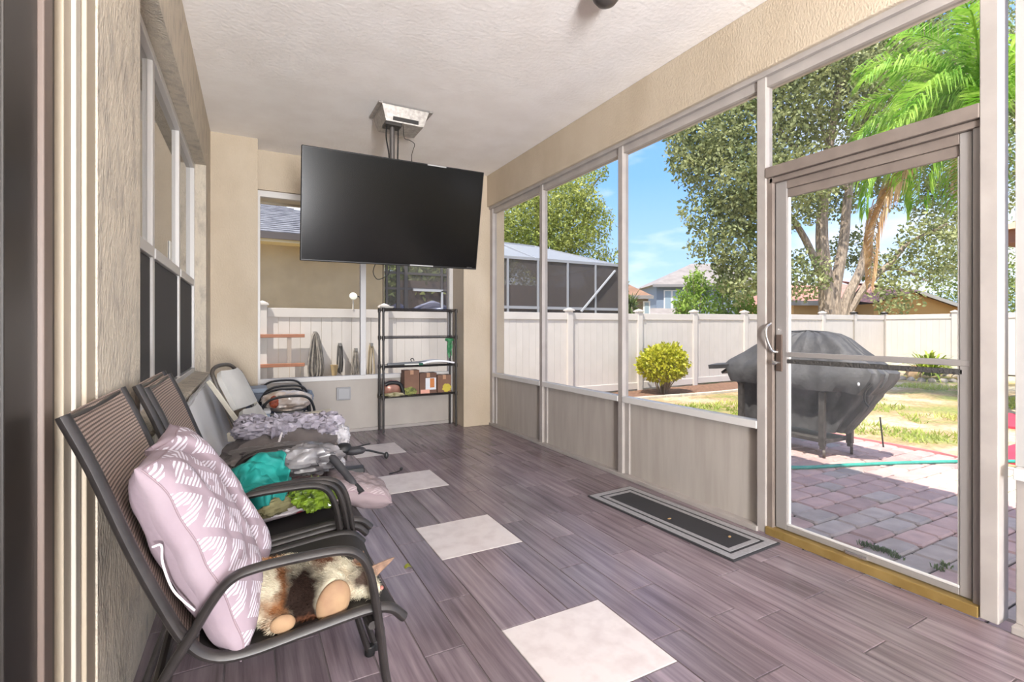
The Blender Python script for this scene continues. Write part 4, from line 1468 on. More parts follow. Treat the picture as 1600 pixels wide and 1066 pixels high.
bag('snack_pack', (0.20, 4.43, 0.60), (0.032, 0.015, 0.045), 66.0, mat('orange_pack', (160, 72, 40), 0.35, c2=(120, 50, 26), scale=40), 'small orange packet beside the clear plastic bag', nu=26, nv=14)
bag('grey_cloth', (0.50, 4.95, 0.56), (0.05, 0.07, 0.06), 71.0, mat('blue_grey_cloth', (116, 126, 142), 0.7), 'blue-grey cloth hanging at the end of the far chair arms', nu=30, nv=18, cat='cloth')
bx = thing('shoe_box', (0.10, 5.05, 0.46), 'slate blue box on the far chair against the end pier', 'box')
MB().box((0.0, 4.94, 0.46), (0.16, 5.2, 0.62)).build('body', mat('slate_box', (92, 100, 114), 0.6), bx, bevel=0.006)
MB().box((-0.01, 4.93, 0.62), (0.17, 5.21, 0.66)).build('lid', mat('pale_slate', (132, 142, 156), 0.6), bx, bevel=0.005)
bx = thing('toolbox', (0.07, 4.42, 0.44), 'pale blue box at the back of the far black-framed chair', 'box')
MB().box((0.02, 4.36, 0.445), (0.17, 4.50, 0.52)).build('body', mat('pale_blue_box', (140, 156, 172), 0.5), bx, bevel=0.006)
MB().box((0.015, 4.355, 0.52), (0.175, 4.505, 0.545)).build('lid', mat('white_lid', (206, 210, 214), 0.5), bx, bevel=0.006)

# outlet cover on the kick panel
oc = thing('outlet_cover', (0.98, 5.90, 0.37), 'grey weatherproof outlet cover on the end kick panel', 'outlet')
MB().box((0.905, 5.888, 0.375), (1.06, 5.921, 0.52)).build('plate', mat('grey_outlet', (150, 150, 152), 0.5), oc, bevel=0.006)
MB().box((0.92, 5.876, 0.388), (1.045, 5.889, 0.507)).build('flap', mat('grey_outlet_flap', (158, 158, 160), 0.5), oc, bevel=0.005)

# ------------------------------------------------------------------ metal rack at the end wall
rk = thing('metal_rack', (1.8, 5.75, 0), 'black four-tier metal rack standing against the end kick panel', 'rack')
RKM = mat('black_bronze_rack', (46, 41, 38), 0.4, c2=(38, 34, 32), scale=9)
XA, XB, YA, YB = 1.375, 2.255, 5.655, 5.85
for x, y in ((XA, YA), (XB, YA), (XA, YB), (XB, YB)):
    p = MB().tube([(x, y, 0.0), (x, y, 1.42)], 0.0125, 10).build('post', RKM, rk, smooth=True)
    for z in (0.40, 0.745, 1.08, 1.40):
        MB().lathe([(.0165, -.025), (.0185, -.01), (.0185, .01), (.0165, .025)], (x, y, z), 10).build('collar', RKM, p, smooth=True)
for i, z in enumerate((0.40, 0.745, 1.08, 1.40)):
    s_ = MB()
    for y in (YA, YB):
        s_.tube([(XA, y, z), (XB, y, z)], 0.007, 8)
        s_.tube([(XA, y, z + 0.018), (XB, y, z + 0.018)], 0.004, 6)
    for x in (XA, XB):
        s_.tube([(x, YA, z), (x, YB, z)], 0.007, 8)
    sh = s_.build('shelf_frame', RKM, rk, smooth=True)
    w_ = MB()
    for k in range(1, 9):
        yy = YA + (YB - YA) * k / 9
        w_.tube([(XA, yy, z), (XB, yy, z)], 0.0022, 5)
    for k in range(1, 5):
        xx = XA + (XB - XA) * k / 5
        w_.tube([(xx, YA, z - 0.003), (xx, YB, z - 0.003)], 0.0022, 5)
    o = w_.build('shelf_wire', RKM, sh)
    o['kind'] = 'stuff'
# things on the rack
CARD = mat('brown_cardboard', (126, 94, 76), 0.8, c2=(112, 82, 66), scale=5)
CARD2 = mat('dark_cardboard', (106, 78, 64), 0.8, c2=(94, 68, 56), scale=5)
ZS = 0.41
def carton(x0, x1, z1, m, label, y0=5.685, y1=5.82, label_fn=None):
    t = thing('cardboard_box', ((x0 + x1) / 2, (y0 + y1) / 2, ZS), label, 'box', 'cardboard boxes on the rack')
    MB().box((x0, y0, ZS), (x1, y1, z1)).build('body', m, t, bevel=0.003)
    MB().box(((x0 + x1) / 2 - 0.02, y0 - 0.001, z1 - 0.05), ((x0 + x1) / 2 + 0.02, y1 + 0.001, z1 + 0.001)).build('tape', mat('packing_tape', (166, 126, 98), 0.3), t)
    if label_fn:
        label_fn(t, x0, x1, y0, z1)
    return t
carton(1.625, 1.805, 0.70, CARD, 'tall plain cardboard box in the middle of the rack')
def shiplab(t, x0, x1, y0, z1):
    MB().box((x0 + 0.07, y0 - 0.002, z1 - 0.20), (x0 + 0.20, y0, z1 - 0.06)).build('paper_label', mat('paper_label', (206, 208, 212), 0.7), t)
    MB().box((x0 + 0.125, y0 - 0.003, z1 - 0.175), (x0 + 0.18, y0 - 0.0015, z1 - 0.065)).build('orange_patch', mat('orange_print', (188, 116, 62), 0.7), t)
    MB().box((x0 + 0.01, y0 - 0.003, ZS + 0.005), (x0 + 0.12, y0 - 0.001, ZS + 0.055)).build('pink_sticker', mat('pink_sticker', (216, 158, 138), 0.7), t)
carton(1.81, 2.02, 0.66, CARD2, 'cardboard box with a pale shipping label on the rack', label_fn=shiplab)
def leafp(t, x0, x1, y0, z1):
    b_ = MB().blob((x1 - 0.06, y0 - 0.004, ZS + 0.06), (0.05, 0.006, 0.04), nu=20, nv=12, fn=crumple(3.3, 0.3, 3, 0.3))
    b_.build('yellow_print', mat('yellow_print', (190, 172, 62), 0.7), t)
carton(2.035, 2.21, 0.625, CARD, 'shorter cardboard box with a yellow print at the right of the rack', y0=5.70, label_fn=leafp)
bk = thing('wrapped_basket', (1.50, 5.74, ZS), 'copper-coloured basket with a thick black handle at the left of the rack', 'basket')
b = MB().blob((1.495, 5.735, 0.50), (0.115, 0.06, 0.10), nu=36, nv=22, fn=lambda q: 0.9 + 0.12 * abs(q.x) + 0.06 * noise.noise(q * 2))
b.move(lambda v: (v.x, v.y, max(v.z, ZS)))
b.build('body', mat('copper_foil', (132, 90, 76), 0.35, c2=(168, 124, 108), scale=6, metal=0.3), bk, smooth=True)
MB().tube(spline([(1.40, 5.675, 0.545), (1.44, 5.672, 0.565), (1.52, 5.67, 0.565), (1.575, 5.67, 0.54), (1.60, 5.672, 0.48), (1.615, 5.675, 0.425)], 5), 0.022, 10).build('handle', BLK, bk, smooth=True)
bag('foliage_print_cloth', (1.685, 5.685, 0.455), (0.075, 0.03, 0.042), 81.0, mat('yellow_green_cloth', (150, 152, 80), 0.8, c2=(90, 96, 56), scale=24), 'yellow-green cloth bunched beside the basket on the rack', ridge=0.4, nu=36, nv=20, cat='cloth')
bag('camouflage_cloth', (1.50, 5.665, 0.43), (0.11, 0.022, 0.02), 86.0, mat('camo_cloth', (112, 106, 62), 0.8, c2=(190, 180, 150), scale=18), 'camouflage scarf in front of the basket on the rack', ridge=0.4, nu=36, nv=16, cat='cloth')
sb = thing('rolled_mat', (1.85, 5.75, 0.755), 'long white and grey roll lying across the middle tier of the rack', 'roll')
MB().tube(spline([(1.43, 5.70, 0.775), (1.70, 5.70, 0.782), (1.90, 5.71, 0.79)], 4), 0.017, 10).build('grey_roll', mat('grey_roll', (112, 114, 116), 0.5), sb, smooth=True)
MB().sheet(lambda u, v: (1.80 + 0.44 * u, 5.665 + 0.16 * v, 0.772 + 0.03 * math.sin(math.pi * u)), 12, 4, 0.02).build('white_roll', mat('white_roll', (226, 226, 228), 0.5), sb, smooth=True)
MB().box((1.62, 5.652, 0.760), (1.80, 5.672, 0.778)).build('white_tube', mat('white_tube', (224, 224, 214), 0.4), sb, bevel=0.006)
MB().lathe([(.014, -.025), (.016, -.02), (.016, .02), (.014, .025)], (1.815, 5.662, 0.769), 10, Matrix.Rotation(math.pi / 2, 3, 'Y')).build('green_cap', mat('dark_green_cap', (24, 84, 62), 0.5), sb, smooth=True)
MB().tube(spline([(1.715, 5.70, .80), (1.705, 5.70, .83), (1.735, 5.70, .835), (1.745, 5.70, .81)], 4), 0.005, 6).build('ring', BLK, sb, smooth=True)
iv = thing('string_bundle', (2.24, 5.80, 0.85), 'bundle of green twine hanging at the right post of the rack', 'twine')
b = MB()
for i in range(16):
    x = 2.205 + 0.05 * random.random()
    b.tube(spline([(x, 5.80 + random.uniform(-.02, .02), 1.07), (x + random.uniform(-.03, .03), 5.79 + random.uniform(-.02, .02), 0.97), (x + random.uniform(-.02, .02), 5.80, 0.86 + random.uniform(-.04, .04))], 4), 0.0045, 5)
b.build('strands', mat('green_twine', (46, 120, 76), 0.6, c2=(90, 160, 110), scale=30), iv, smooth=True)
MB().blob((2.225, 5.80, 1.05), (0.05, 0.03, 0.022), nu=24, nv=14, fn=crumple(2, .3, 3, .3)).build('knot', mat('green_twine', (46, 120, 76), 0.6), iv, smooth=True)
MB().lathe([(0.055, 0.0), (0.075, 0.012), (0.082, 0.022), (0.078, 0.024), (0.06, 0.012)], (1.44, 5.74, 1.42), 20).build('saucer', mat('white_dish', (228, 224, 216), 0.4), None, smooth=True)
tag(bpy.data.objects['saucer'], 'shallow white dish on the top tier of the rack', 'dish')

# ------------------------------------------------------------------ television on its ceiling mount
TVC, TVW, TVH, TILT = Vector((1.082, 3.96, 2.117)), 1.45, 0.836, 0.217
tv = thing('television', TVC, 'large black flat-screen television hanging from the ceiling', 'television')
MT = Matrix.Rotation(TILT, 3, 'X') @ Matrix.Rotation(-0.007, 3, 'Y')
def tvp(x, y, z):
    return TVC + MT @ Vector((x, y, z))
MB().obox(tvp(0, 0.022, 0), (TVW, 0.034, TVH), MT).build('housing', mat('tv_black_plastic', (16, 16, 17), 0.4), tv, bevel=0.006)
MB().obox(tvp(0, 0.0035, 0.003), (TVW - 0.018, 0.004, TVH - 0.022), MT).build('screen', mat('tv_screen_glass', (4, 4, 5), 0.2, spec=0.25), tv)
MB().obox(tvp(0, 0.062, -0.08), (TVW * 0.7, 0.05, TVH * 0.55), MT).build('rear_hump', mat('tv_black_plastic', (16, 16, 17), 0.4), tv, bevel=0.01)
MB().obox(tvp(0.655, 0.0035, -0.400), (0.05, 0.004, 0.010), MT).build('badge', mat('tv_badge', (150, 150, 150), 0.5), tv)
MB().obox(tvp(0.22, 0.0035, -0.407), (0.20, 0.006, 0.010), MT).build('chrome_strip', mat('tv_badge', (150, 150, 150), 0.5), tv)
MB().obox(tvp(0.30, 0.0035, 0.411), (0.16, 0.006, 0.010), MT).build('chrome_strip', mat('tv_badge', (150, 150, 150), 0.5), tv)
mt = thing('tv_mount', (1.14, 4.2, ZC), 'brushed metal ceiling bracket and pole holding the television', 'bracket')
STEEL = mat('mottled_aluminium', (176, 172, 168), 0.42, metal=0.75, c2=(148, 144, 140), scale=40)
b = MB()
x0, x1, y0, y1 = 0.975, 1.415, 4.13, 4.47
zt, zb = ZC - 0.012, ZC - 0.135
b.sheet(lambda u, v: (1.035 + 0.32 * u, y0 + 0.03 + (y1 - y0 - 0.06) * v, zb), 1, 1, 0.004)                      # bottom plate
b.sheet(lambda u, v: (x0 + 0.02 + 0.04 * u, y0 + 0.0 + 0.03 * u + (y1 - y0 - 0.06 * u) * v, zt - (zt - zb) * u), 1, 1, 0.004)   # left cheek
b.sheet(lambda u, v: (x1 - 0.02 - 0.04 * u, y0 + 0.03 * u + (y1 - y0 - 0.06 * u) * v, zt - (zt - zb) * u), 1, 1, 0.004)          # right cheek
b.sheet(lambda u, v: (1.035 - 0.04 * v + (0.32 + 0.08 * v) * u, y0 + 0.03 - 0.03 * v, zb + (zt - zb) * v), 1, 1, 0.004)             # front
b.sheet(lambda u, v: (1.035 - 0.04 * v + (0.32 + 0.08 * v) * u, y1 - 0.03 + 0.03 * v, zb + (zt - zb) * v), 1, 1, 0.004)             # rear
b.build('housing', STEEL, mt)
for xx in (x0 - 0.012, x1 - 0.018):
    MB().box((xx, y0 - 0.01, ZC - 0.014), (xx + 0.035, y1 + 0.01, ZC - 0.001)).build('flange', STEEL, mt, bevel=0.002)
MB().box((1.09, y0 + 0.018, zb + 0.01), (1.31, y0 + 0.027, zb + 0.045)).build('vent_slot', mat('dark_slot', (50, 48, 47), 0.7), mt)
MB().tube([(1.10, 4.22, ZC - 0.13), (1.10, 4.22, 2.2)], 0.022, 14).build('pole', mat('pole_grey', (112, 108, 106), 0.35, metal=0.7), mt, smooth=True)
MB().box((1.03, 4.16, zb - 0.03), (1.17, 4.28, zb - 0.003)).build('pole_bracket', mat('dark_bracket', (60, 57, 55), 0.5, metal=0.5), mt, bevel=0.004)
MB().obox(Vector((1.10, 4.13, 2.2)), (0.35, 0.16, 0.3)).build('head_plate', mat('dark_bracket', (60, 57, 55), 0.5, metal=0.5), mt, bevel=0.004)
def cable(pts, label, r=0.004):
    o = MB().tube(spline(pts, 6), r, 6).build('cable', BLK, None, smooth=True)
    tag(o, label, 'cable')
cable([(1.05, 4.21, zb - .02), (1.045, 4.20, 2.80), (1.065, 4.19, 2.66), (1.06, 4.17, 2.5)], 'black cable running down the left of the mount pole', 0.006)
cable([(1.15, 4.21, zb - .01), (1.145, 4.20, 2.78), (1.14, 4.19, 2.62), (1.14, 4.17, 2.5)], 'black cable running down the right of the mount pole', 0.006)
cable([(1.19, 4.20, zb), (1.20, 4.20, 2.83), (1.25, 4.20, 2.815), (1.29, 4.20, 2.79), (1.27, 4.19, 2.72), (1.255, 4.17, 2.66), (1.25, 4.12, 2.54)], 'thin cable looping out from the ceiling bracket', 0.003)
cable([(0.95, 4.13, 1.75), (0.92, 4.13, 1.66), (0.95, 4.13, 1.60), (1.0, 4.13, 1.61), (1.05, 4.13, 1.65), (1.06, 4.13, 1.76)], 'black cable loop hanging below the television', 0.0035)

# ceiling fixture over the floor mat, just entering the frame
fx = thing('ceiling_light', (1.71, 2.12, ZC), 'dark bronze domed ceiling light at the top edge', 'lamp')
MB().lathe([(0.075, ZC - 0.001), (0.085, ZC - 0.02), (0.082, ZC - 0.06), (0.07, ZC - 0.10), (0.05, ZC - 0.125), (0.02, ZC - 0.137), (0.002, ZC - 0.14)], (1.71, 2.12, 0), 28).build('dome', mat('lamp_bronze', (88, 82, 80), 0.35, metal=0.5), fx, smooth='all')
MB().lathe([(0.095, ZC - 0.0005), (0.097, ZC - 0.012), (0.086, ZC - 0.018)], (1.71, 2.12, 0), 28).build('canopy_ring', mat('lamp_bronze', (88, 82, 80), 0.35, metal=0.5), fx, smooth=True)

# ------------------------------------------------------------------ doormat
dm = thing('doormat', (2.372, 2.29, 0.0), 'black doormat with two pale grey borders lying by the kick panel', 'mat', rz=0.052)
mx_, my_ = 0.415, 1.155
MB().obox((0, 0, 0.005), (mx_, my_, 0.009)).build('backing', mat('mat_black', (44, 43, 46), 0.95, bump=0.6, bscale=300, dist=0.004), dm, local=True, bevel=0.003)
def ring(a, b_, z, m, name):
    r = MB()
    for sx, sy, w, h in ((0, 1, mx_ - 2 * a, b_ - a), (0, -1, mx_ - 2 * a, b_ - a)):
        r.obox((0, sy * (my_ / 2 - (a + b_) / 2), z), (w, h, 0.004))
    for sx in (-1, 1):
        r.obox((sx * (mx_ / 2 - (a + b_) / 2), 0, z), (b_ - a, my_ - 2 * b_, 0.004))
    r.build(name, m, dm, local=True)
GRM = mat('mat_grey', (150, 148, 150), 0.95, c2=(138, 136, 138), scale=60, bump=0.5, bscale=260, dist=0.004)
ring(0.012, 0.055, 0.0095, GRM, 'grey_border')
ring(0.074, 0.104, 0.0095, GRM, 'grey_border')
MB().obox((0, 0, 0.0095), (mx_ - 0.212, my_ - 0.212, 0.003)).build('black_field', mat('mat_black', (44, 43, 46), 0.95), dm, local=True)
for u_, v_, n_ in ((1046, 811, 0), (1140, 839, 1)):
    p_ = pz(u_, v_, 0.013)
    o = MB().blob((p_.x, p_.y, 0.0145), (0.014, 0.008, 0.003), RZ(0.6 * n_), nu=10, nv=6, fn=crumple(n_ + 1, .3, 2)).build('dry_leaf', mat('tan_leaf', (170, 140, 96), 0.7))
    tag(o, ['small dry tan leaf in the middle of the doormat', 'small dry tan leaf near the end of the doormat by the screen door'][n_], 'leaf')
# ------------------------------------------------------------------ vinyl fences, board by board
FEN = mat('fence_vinyl', (206, 199, 192), 0.5, c2=(200, 193, 186), scale=3, rnd=0.015)
FY0 = 8.4
def fence_run(posts, y_or_x, axis, label, group, detail=True, lo=None):
    """posts: positions along the axis; boards face the house"""
    mid = posts[len(posts) // 2]
    base = (mid, y_or_x, -0.2) if axis == 0 else (y_or_x, mid, -0.15)
    r = thing('vinyl_fence', base, label, 'fence', group)
    if lo is not None:
        base = lo
    proto = {}
    def put(name, cx, w, d0, d1, z0, z1, par, bev=0.0, off=0.0):
        zb = z0
        if axis == 0:
            key = (name, round(w, 2), round(z1 - z0, 2))
            if key not in proto:
                proto[key] = MB().box((-w / 2, d0, 0), (w / 2, d1, z1 - z0)).build(name, FEN, par, local=True, bevel=bev)
                o = proto[key]
            else:
                o = link_copy(proto[key], par)
            o.location = (cx - origin_of(par).x, y_or_x - origin_of(par).y, z0 - origin_of(par).z)
        else:
            key = (name, round(w, 2), round(z1 - z0, 2))
            if key not in proto:
                proto[key] = MB().box((d0, -w / 2, 0), (d1, w / 2, z1 - z0)).build(name, FEN, par, local=True, bevel=bev)
                o = proto[key]
            else:
                o = link_copy(proto[key], par)
            o.location = (y_or_x - origin_of(par).x, cx - origin_of(par).y, z0 - origin_of(par).z)
        return o
    s = 1 if axis == 0 else 1
    for i, p in enumerate(posts):
        g0 = gz(p, y_or_x) if axis == 0 else gz(y_or_x, p)
        po = put('post', p, 0.127, -0.0635, 0.0635, g0 - 0.05, g0 + 1.74, r, 0.006)
        m = MB()
        if axis == 0:
            cx, cy = p, y_or_x
        else:
            cx, cy = y_or_x, p
        z = g0 + 1.74
        for a, h0, h1 in ((0.085, 0, 0.022), (0.072, 0.022, 0.04)):
            m.box((cx - a, cy - a, z + h0), (cx + a, cy + a, z + h1))
        m.add([(cx - .06, cy - .06, z + .04), (cx + .06, cy - .06, z + .04), (cx + .06, cy + .06, z + .04), (cx - .06, cy + .06, z + .04), (cx, cy, z + .07)],
              [(0, 1, 4), (1, 2, 4), (2, 3, 4), (3, 0, 4)])
        cap = m.build('post_cap', FEN, po, local=False)
        cap.location = (0, 0, 0)
        if i == len(posts) - 1:
            break
        q = posts[i + 1]
        a, b_ = sorted((p, q))
        mid_, ln = (a + b_) / 2, b_ - a - 0.127
        g1 = (g0 + (gz(q, y_or_x) if axis == 0 else gz(y_or_x, q))) / 2
        put('top_rail', mid_, ln, -0.030, 0.030, g1 + 1.56, g1 + 1.70, r, 0.004)
        put('bottom_rail', mid_, ln, -0.030, 0.030, g1 + 0.04, g1 + 0.18, r, 0.004)
        nb = max(1, round(ln / 0.152))
        w = ln / nb
        if detail:
            for k in range(nb):
                put('board', a + 0.0635 + w * (k + 0.5), w - 0.0022, -0.011, 0.011, g1 + 0.17, g1 + 1.57, r, 0.0)
        else:
            m = MB()
            for k in range(nb):
                c_ = a + 0.0635 + w * (k + 0.5)
                if axis == 0:
                    m.box((c_ - w / 2 + .003, y_or_x - .011, g1 + .17), (c_ + w / 2 - .003, y_or_x + .011, g1 + 1.57))
                else:
                    m.box((y_or_x - .011, c_ - w / 2 + .003, g1 + .17), (y_or_x + .011, c_ + w / 2 - .003, g1 + 1.57))
            o = m.build('board_panel', FEN, r)
            o['kind'] = 'stuff'
    return r
fence_run([-3.4, -1.6, .222, 2.052, 3.93, 5.816, 7.687, 9.409, 11.231, 12.95, 14.63, 16.25], FY0, 0, 'white vinyl privacy fence along the far side of the yard', None)
fence_run([16.25, 18.0], FY0, 0, 'last panel of white vinyl fence before the back corner', None, detail=True)
fence_run([8.4, 6.6, 4.8, 3.0, 1.2, -0.6, -2.4, -4.2], 18.0, 1, 'white vinyl back fence across the end of the lawn', None, detail=True)

# ------------------------------------------------------------------ covered grill
gl = thing('covered_grill', (5.47, 3.4, -0.15), 'barbecue grill on a wheeled cart under a black cover on the patio', 'grill')
COV = mat('black_grill_cover', (60, 59, 59), 0.62, c2=(76, 75, 75), scale=7, bump=0.45, bscale=9, dist=0.03)
GRM_ = mat('cart_grey_steel', (88, 84, 80), 0.5, metal=0.4, c2=(70, 66, 63), scale=20)
rings = [  # z, y0, y1, x0, x1
    (0.10, 2.90, 4.06, 5.34, 5.66), (0.20, 2.84, 4.08, 5.335, 5.67), (0.36, 2.73, 4.12, 5.33, 5.69), (0.50, 2.64, 4.15, 5.325, 5.71),
    (0.535, 2.62, 4.16, 5.31, 5.71), (0.55, 2.60, 4.17, 5.19, 5.72), (0.62, 2.53, 4.2, 5.17, 5.75), (0.70, 2.48, 4.24, 5.18, 5.76), (0.76, 2.47, 4.26, 5.20, 5.76),
    (0.80, 2.53, 4.22, 5.22, 5.75), (0.90, 2.67, 4.03, 5.27, 5.73), (1.00, 2.79, 3.88, 5.32, 5.69), (1.08, 2.89, 3.76, 5.36, 5.66),
    (1.13, 2.98, 3.66, 5.41, 5.62), (1.155, 3.10, 3.55, 5.46, 5.57)]
NR = 120
b = MB()
for k, (z, y0, y1, x0, x1) in enumerate(rings):
    for i in range(NR):
        a = 2 * math.pi * i / NR
        n_ = 4.5
        ca, sa = math.cos(a), math.sin(a)
        rr = (abs(ca) ** n_ + abs(sa) ** n_) ** (-1 / n_)
        px = (x0 + x1) / 2 + (x1 - x0) / 2 * rr * ca
        py_ = (y0 + y1) / 2 + (y1 - y0) / 2 * rr * sa
        w = noise.noise(Vector((ca * 2.2, sa * 2.2, z * 1.2))) * 0.05 * (1.1 - z * 0.6) + (0.5 - abs(noise.noise(Vector((ca * 5.5 + z * 1.2, sa * 5.5, z * 1.6))))) * 0.075 * (1.15 - 0.5 * z) - 0.03 + (0.5 - abs(noise.noise(Vector((ca * 11, sa * 11 + z, z * 3.2))))) * 0.03 - 0.012
        sagz = 0.035 * noise.noise(Vector((ca * 3, sa * 3, 7.0))) if 0.5 < z < 0.6 else 0.022 * noise.noise(Vector((px * 6, py_ * 6, z)))
        b.v.append(Vector((px + w * ca, py_ + w * sa, z + sagz)))
    if k:
        for i in range(NR):
            l = (i + 1) % NR
            b.f.append([(k - 1) * NR + i, (k - 1) * NR + l, k * NR + l, k * NR + i])
b.v.append(Vector((5.515, 3.33, 1.172)))
t_ = len(b.v) - 1
for i in range(NR):
    b.f.append([(len(rings) - 1) * NR + i, (len(rings) - 1) * NR + (i + 1) % NR, t_])
b.build('cover', COV, gl, smooth=True)
MB().sheet(lambda u, v: (5.24 + 0.46 * u, 4.14 + 0.30 * v, 0.725 - 0.03 * v + 0.02 * math.sin(3.14 * u)), 8, 6, 0.05).build('side_shelf', COV, gl, smooth=True)
MB().sheet(lambda u, v: (5.30 + 0.34 * u, 4.20 + 0.09 * v, 0.69 - 0.06 * v), 4, 4, 0.03).build('shelf_bracket', BLK, gl, smooth=True)
for x, y in ((5.275, 3.03), (5.67, 2.97), (5.29, 4.0), (5.67, 4.0)):
    MB().box((x - 0.022, y - 0.03, -0.03), (x + 0.022, y + 0.03, 0.53)).build('leg', GRM_, gl, bevel=0.004)
    c_ = MB().lathe([(.012, -.014), (.042, -.013), (.045, 0), (.042, .013), (.012, .014)], (x + 0.01, y - 0.012, -0.105), 20, Matrix.Rotation(math.pi / 2, 3, 'X') @ Matrix.Rotation(0.5, 3, 'Y')).build('caster_wheel', mat('caster_brown', (70, 60, 54), 0.6), gl, smooth=True)
    MB().box((x - 0.02, y - 0.02, -0.065), (x + 0.025, y + 0.02, -0.03)).build('caster_fork', GRM_, c_, bevel=0.003)
MB().box((5.27, 2.99, 0.0), (5.68, 4.0, 0.04)).build('bottom_shelf', GRM_, gl, bevel=0.004)
MB().tube(spline([(5.26, 2.56, 0.66), (5.23, 2.60, 0.58), (5.235, 2.61, 0.50), (5.25, 2.58, 0.44)], 4), 0.010, 6).build('strap', BLK, gl, smooth=True)
MB().bar((5.62, 2.66, 0.30), (5.64, 2.64, 0.0), 0.02, 0.008).build('hanging_strap', BLK, gl)
MB().blob((5.19, 2.64, 0.655), (0.008, 0.011, 0.018), nu=10, nv=8).build('buckle', mat('pale_buckle', (220, 220, 222), 0.4), gl, smooth=True)
MB().blob((5.305, 4.0, 0.36), (0.010, 0.016, 0.03), nu=10, nv=8).build('vent_flap', mat('pale_buckle', (220, 220, 222), 0.4), gl, smooth=True)

# hose, red edging line, weeds in the joints, right-hand red mats
hp = [(3.9, 3.6, -.135), (4.55, 2.95, -.135), (5.2, 2.70, -.135), (5.8, 2.47, -.135), (6.35, 2.22, -.135), (7.2, 1.75, -.13), (7.8, 1.5, -.16)]
tag(MB().tube(spline(hp, 8), 0.017, 10).build('garden_hose', mat('green_hose', (58, 156, 138), 0.45, c2=(48, 140, 124), scale=12), smooth=True), 'green garden hose lying across the patio pavers', 'hose')
b = MB()
for a, c_ in (((6.62, 5.4), (6.62, 2.55)), ((6.62, 2.55), (6.30, 1.6))):
    b.bar((a[0], a[1], -0.165), (c_[0], c_[1], -0.165), 0.03, 0.04)
tag(b.build('edging_strip', mat('red_edging', (214, 120, 124), 0.7, c2=(206, 130, 130), scale=5)), 'red painted edging along the patio border', 'edging')
wd = MB()
def grass_tuft(mb, c0, n, h, sp):
    for _ in range(n):
        a = random.uniform(0, 2 * math.pi)
        r_ = random.uniform(0, sp)
        p0 = Vector(c0) + Vector((math.cos(a) * r_, math.sin(a) * r_, 0))
        d_ = Vector((random.uniform(-1, 1), random.uniform(-1, 1), 0)) * h * 0.7
        s_ = Vector((-d_.y, d_.x, 0)).normalized() * 0.004
        hh = h * random.uniform(.5, 1.1)
        mb.add([p0 - s_, p0 + s_, p0 + d_ * .5 + Vector((0, 0, hh * .7)) + s_ * .7, p0 + d_ * .5 + Vector((0, 0, hh * .7)) - s_ * .7, p0 + d_ + Vector((0, 0, hh))], [(0, 1, 2, 3), (3, 2, 4)])
for (u_, v_) in ((1345, 852), (1355, 854), (1366, 858), (1378, 862), (1390, 866), (1402, 872), (1465, 890), (1478, 886)):
    p_ = pz(u_, v_, -0.152)
    grass_tuft(wd, p_, 26, 0.03, 0.035)
o = wd.build('weeds', leafmat('weed_green', (70, 96, 46), (104, 124, 62)))
tag(o, 'small green weeds growing in the paver joints near the threshold', 'weeds', kind='stuff')
rm = thing('red_mat', (8.5, 2.45, -0.19), 'red mat on the ground seen past the door post at right edge', 'mat')
for n_, (x0, x1, y0, y1, z) in enumerate(((6.9, 8.6, 1.2, 2.35, -0.178), (9.2, 10.6, 1.9, 3.25, -0.165))):
    MB().box((x0, y0, z - 0.03), (x1, y1, z + 0.02)).build('pad', mat('red_rubber', (204, 58, 78), 0.7, c2=(188, 48, 68), scale=3), rm, bevel=0.006)
pp = px_(1598, 640, 10.2)
ps = thing('playset', (10.3, 2.9, -0.18), 'white-posted play structure with a brown canopy beyond the door post', 'structure')
for dx, dy in ((0, 0), (1.6, 0), (0, -1.6), (1.6, -1.6)):
    MB().box((10.2 + dx, 2.85 + dy, -0.2), (10.3 + dx, 2.95 + dy, 2.6)).build('post', FEN, ps, bevel=0.005)
MB().box((10.0, 1.0, 2.45), (12.1, 3.15, 2.65)).build('beam_frame', mat('brown_beam', (118, 84, 66), 0.8), ps, bevel=0.01)
MB().add([(9.9, 0.9, 2.65), (12.2, .9, 2.65), (12.2, 3.25, 2.65), (9.9, 3.25, 2.65), (11.05, 2.1, 3.3)], [(0, 1, 4), (1, 2, 4), (2, 3, 4), (3, 0, 4), (3, 2, 1, 0)]).build('canopy_roof', mat('tan_canopy', (178, 150, 122), 0.8), ps)

# mulch bed along the fence, with stone edging and bush
mb_ = MB().grid(lambda u, v: (4.8 + 8.0 * u, 7.30 + 1.05 * v + 0.12 * math.sin(u * 9) * (1 - v), gz(4.8 + 8 * u, 8) + 0.012 + 0.02 * noise.noise(Vector((u * 40, v * 8, 0)))), 80, 10)
tag(mb_.build('mulch_bed', mat('bark_mulch', (150, 112, 88), 0.95, c2=(112, 84, 66), scale=24, bump=1.0, bscale=60, dist=0.03)), 'strip of bark mulch along the foot of the far fence', 'mulch', kind='stuff')
ed = thing('bed_edging', (8, 7.3, -0.2), 'line of pale edging stones in front of the mulch bed', 'edging')
EDG = mat('edging_concrete', (198, 188, 170), 0.9, c2=(180, 170, 152), scale=9, rnd=0.05)
e0 = None
x = 4.9
while x < 12.6:
    ln = 0.38
    yy = 7.28 + 0.12 * math.sin((x - 4.8) / 8 * 9)
    if e0 is None:
        e0 = MB().box((-.185, -.045, -.03), (.185, .045, .05)).build('stone', EDG, ed, local=True, bevel=0.012)
        o = e0
    else:
        o = link_copy(e0, ed)
    o.location = (x - 8, yy - 7.3, gz(x, yy) + 0.2)
    o.rotation_euler = (0, 0, 0.13 * math.cos((x - 4.8) / 8 * 9) * 1.0)
    x += ln
YG1, YG2 = (150, 158, 36), (216, 208, 74)
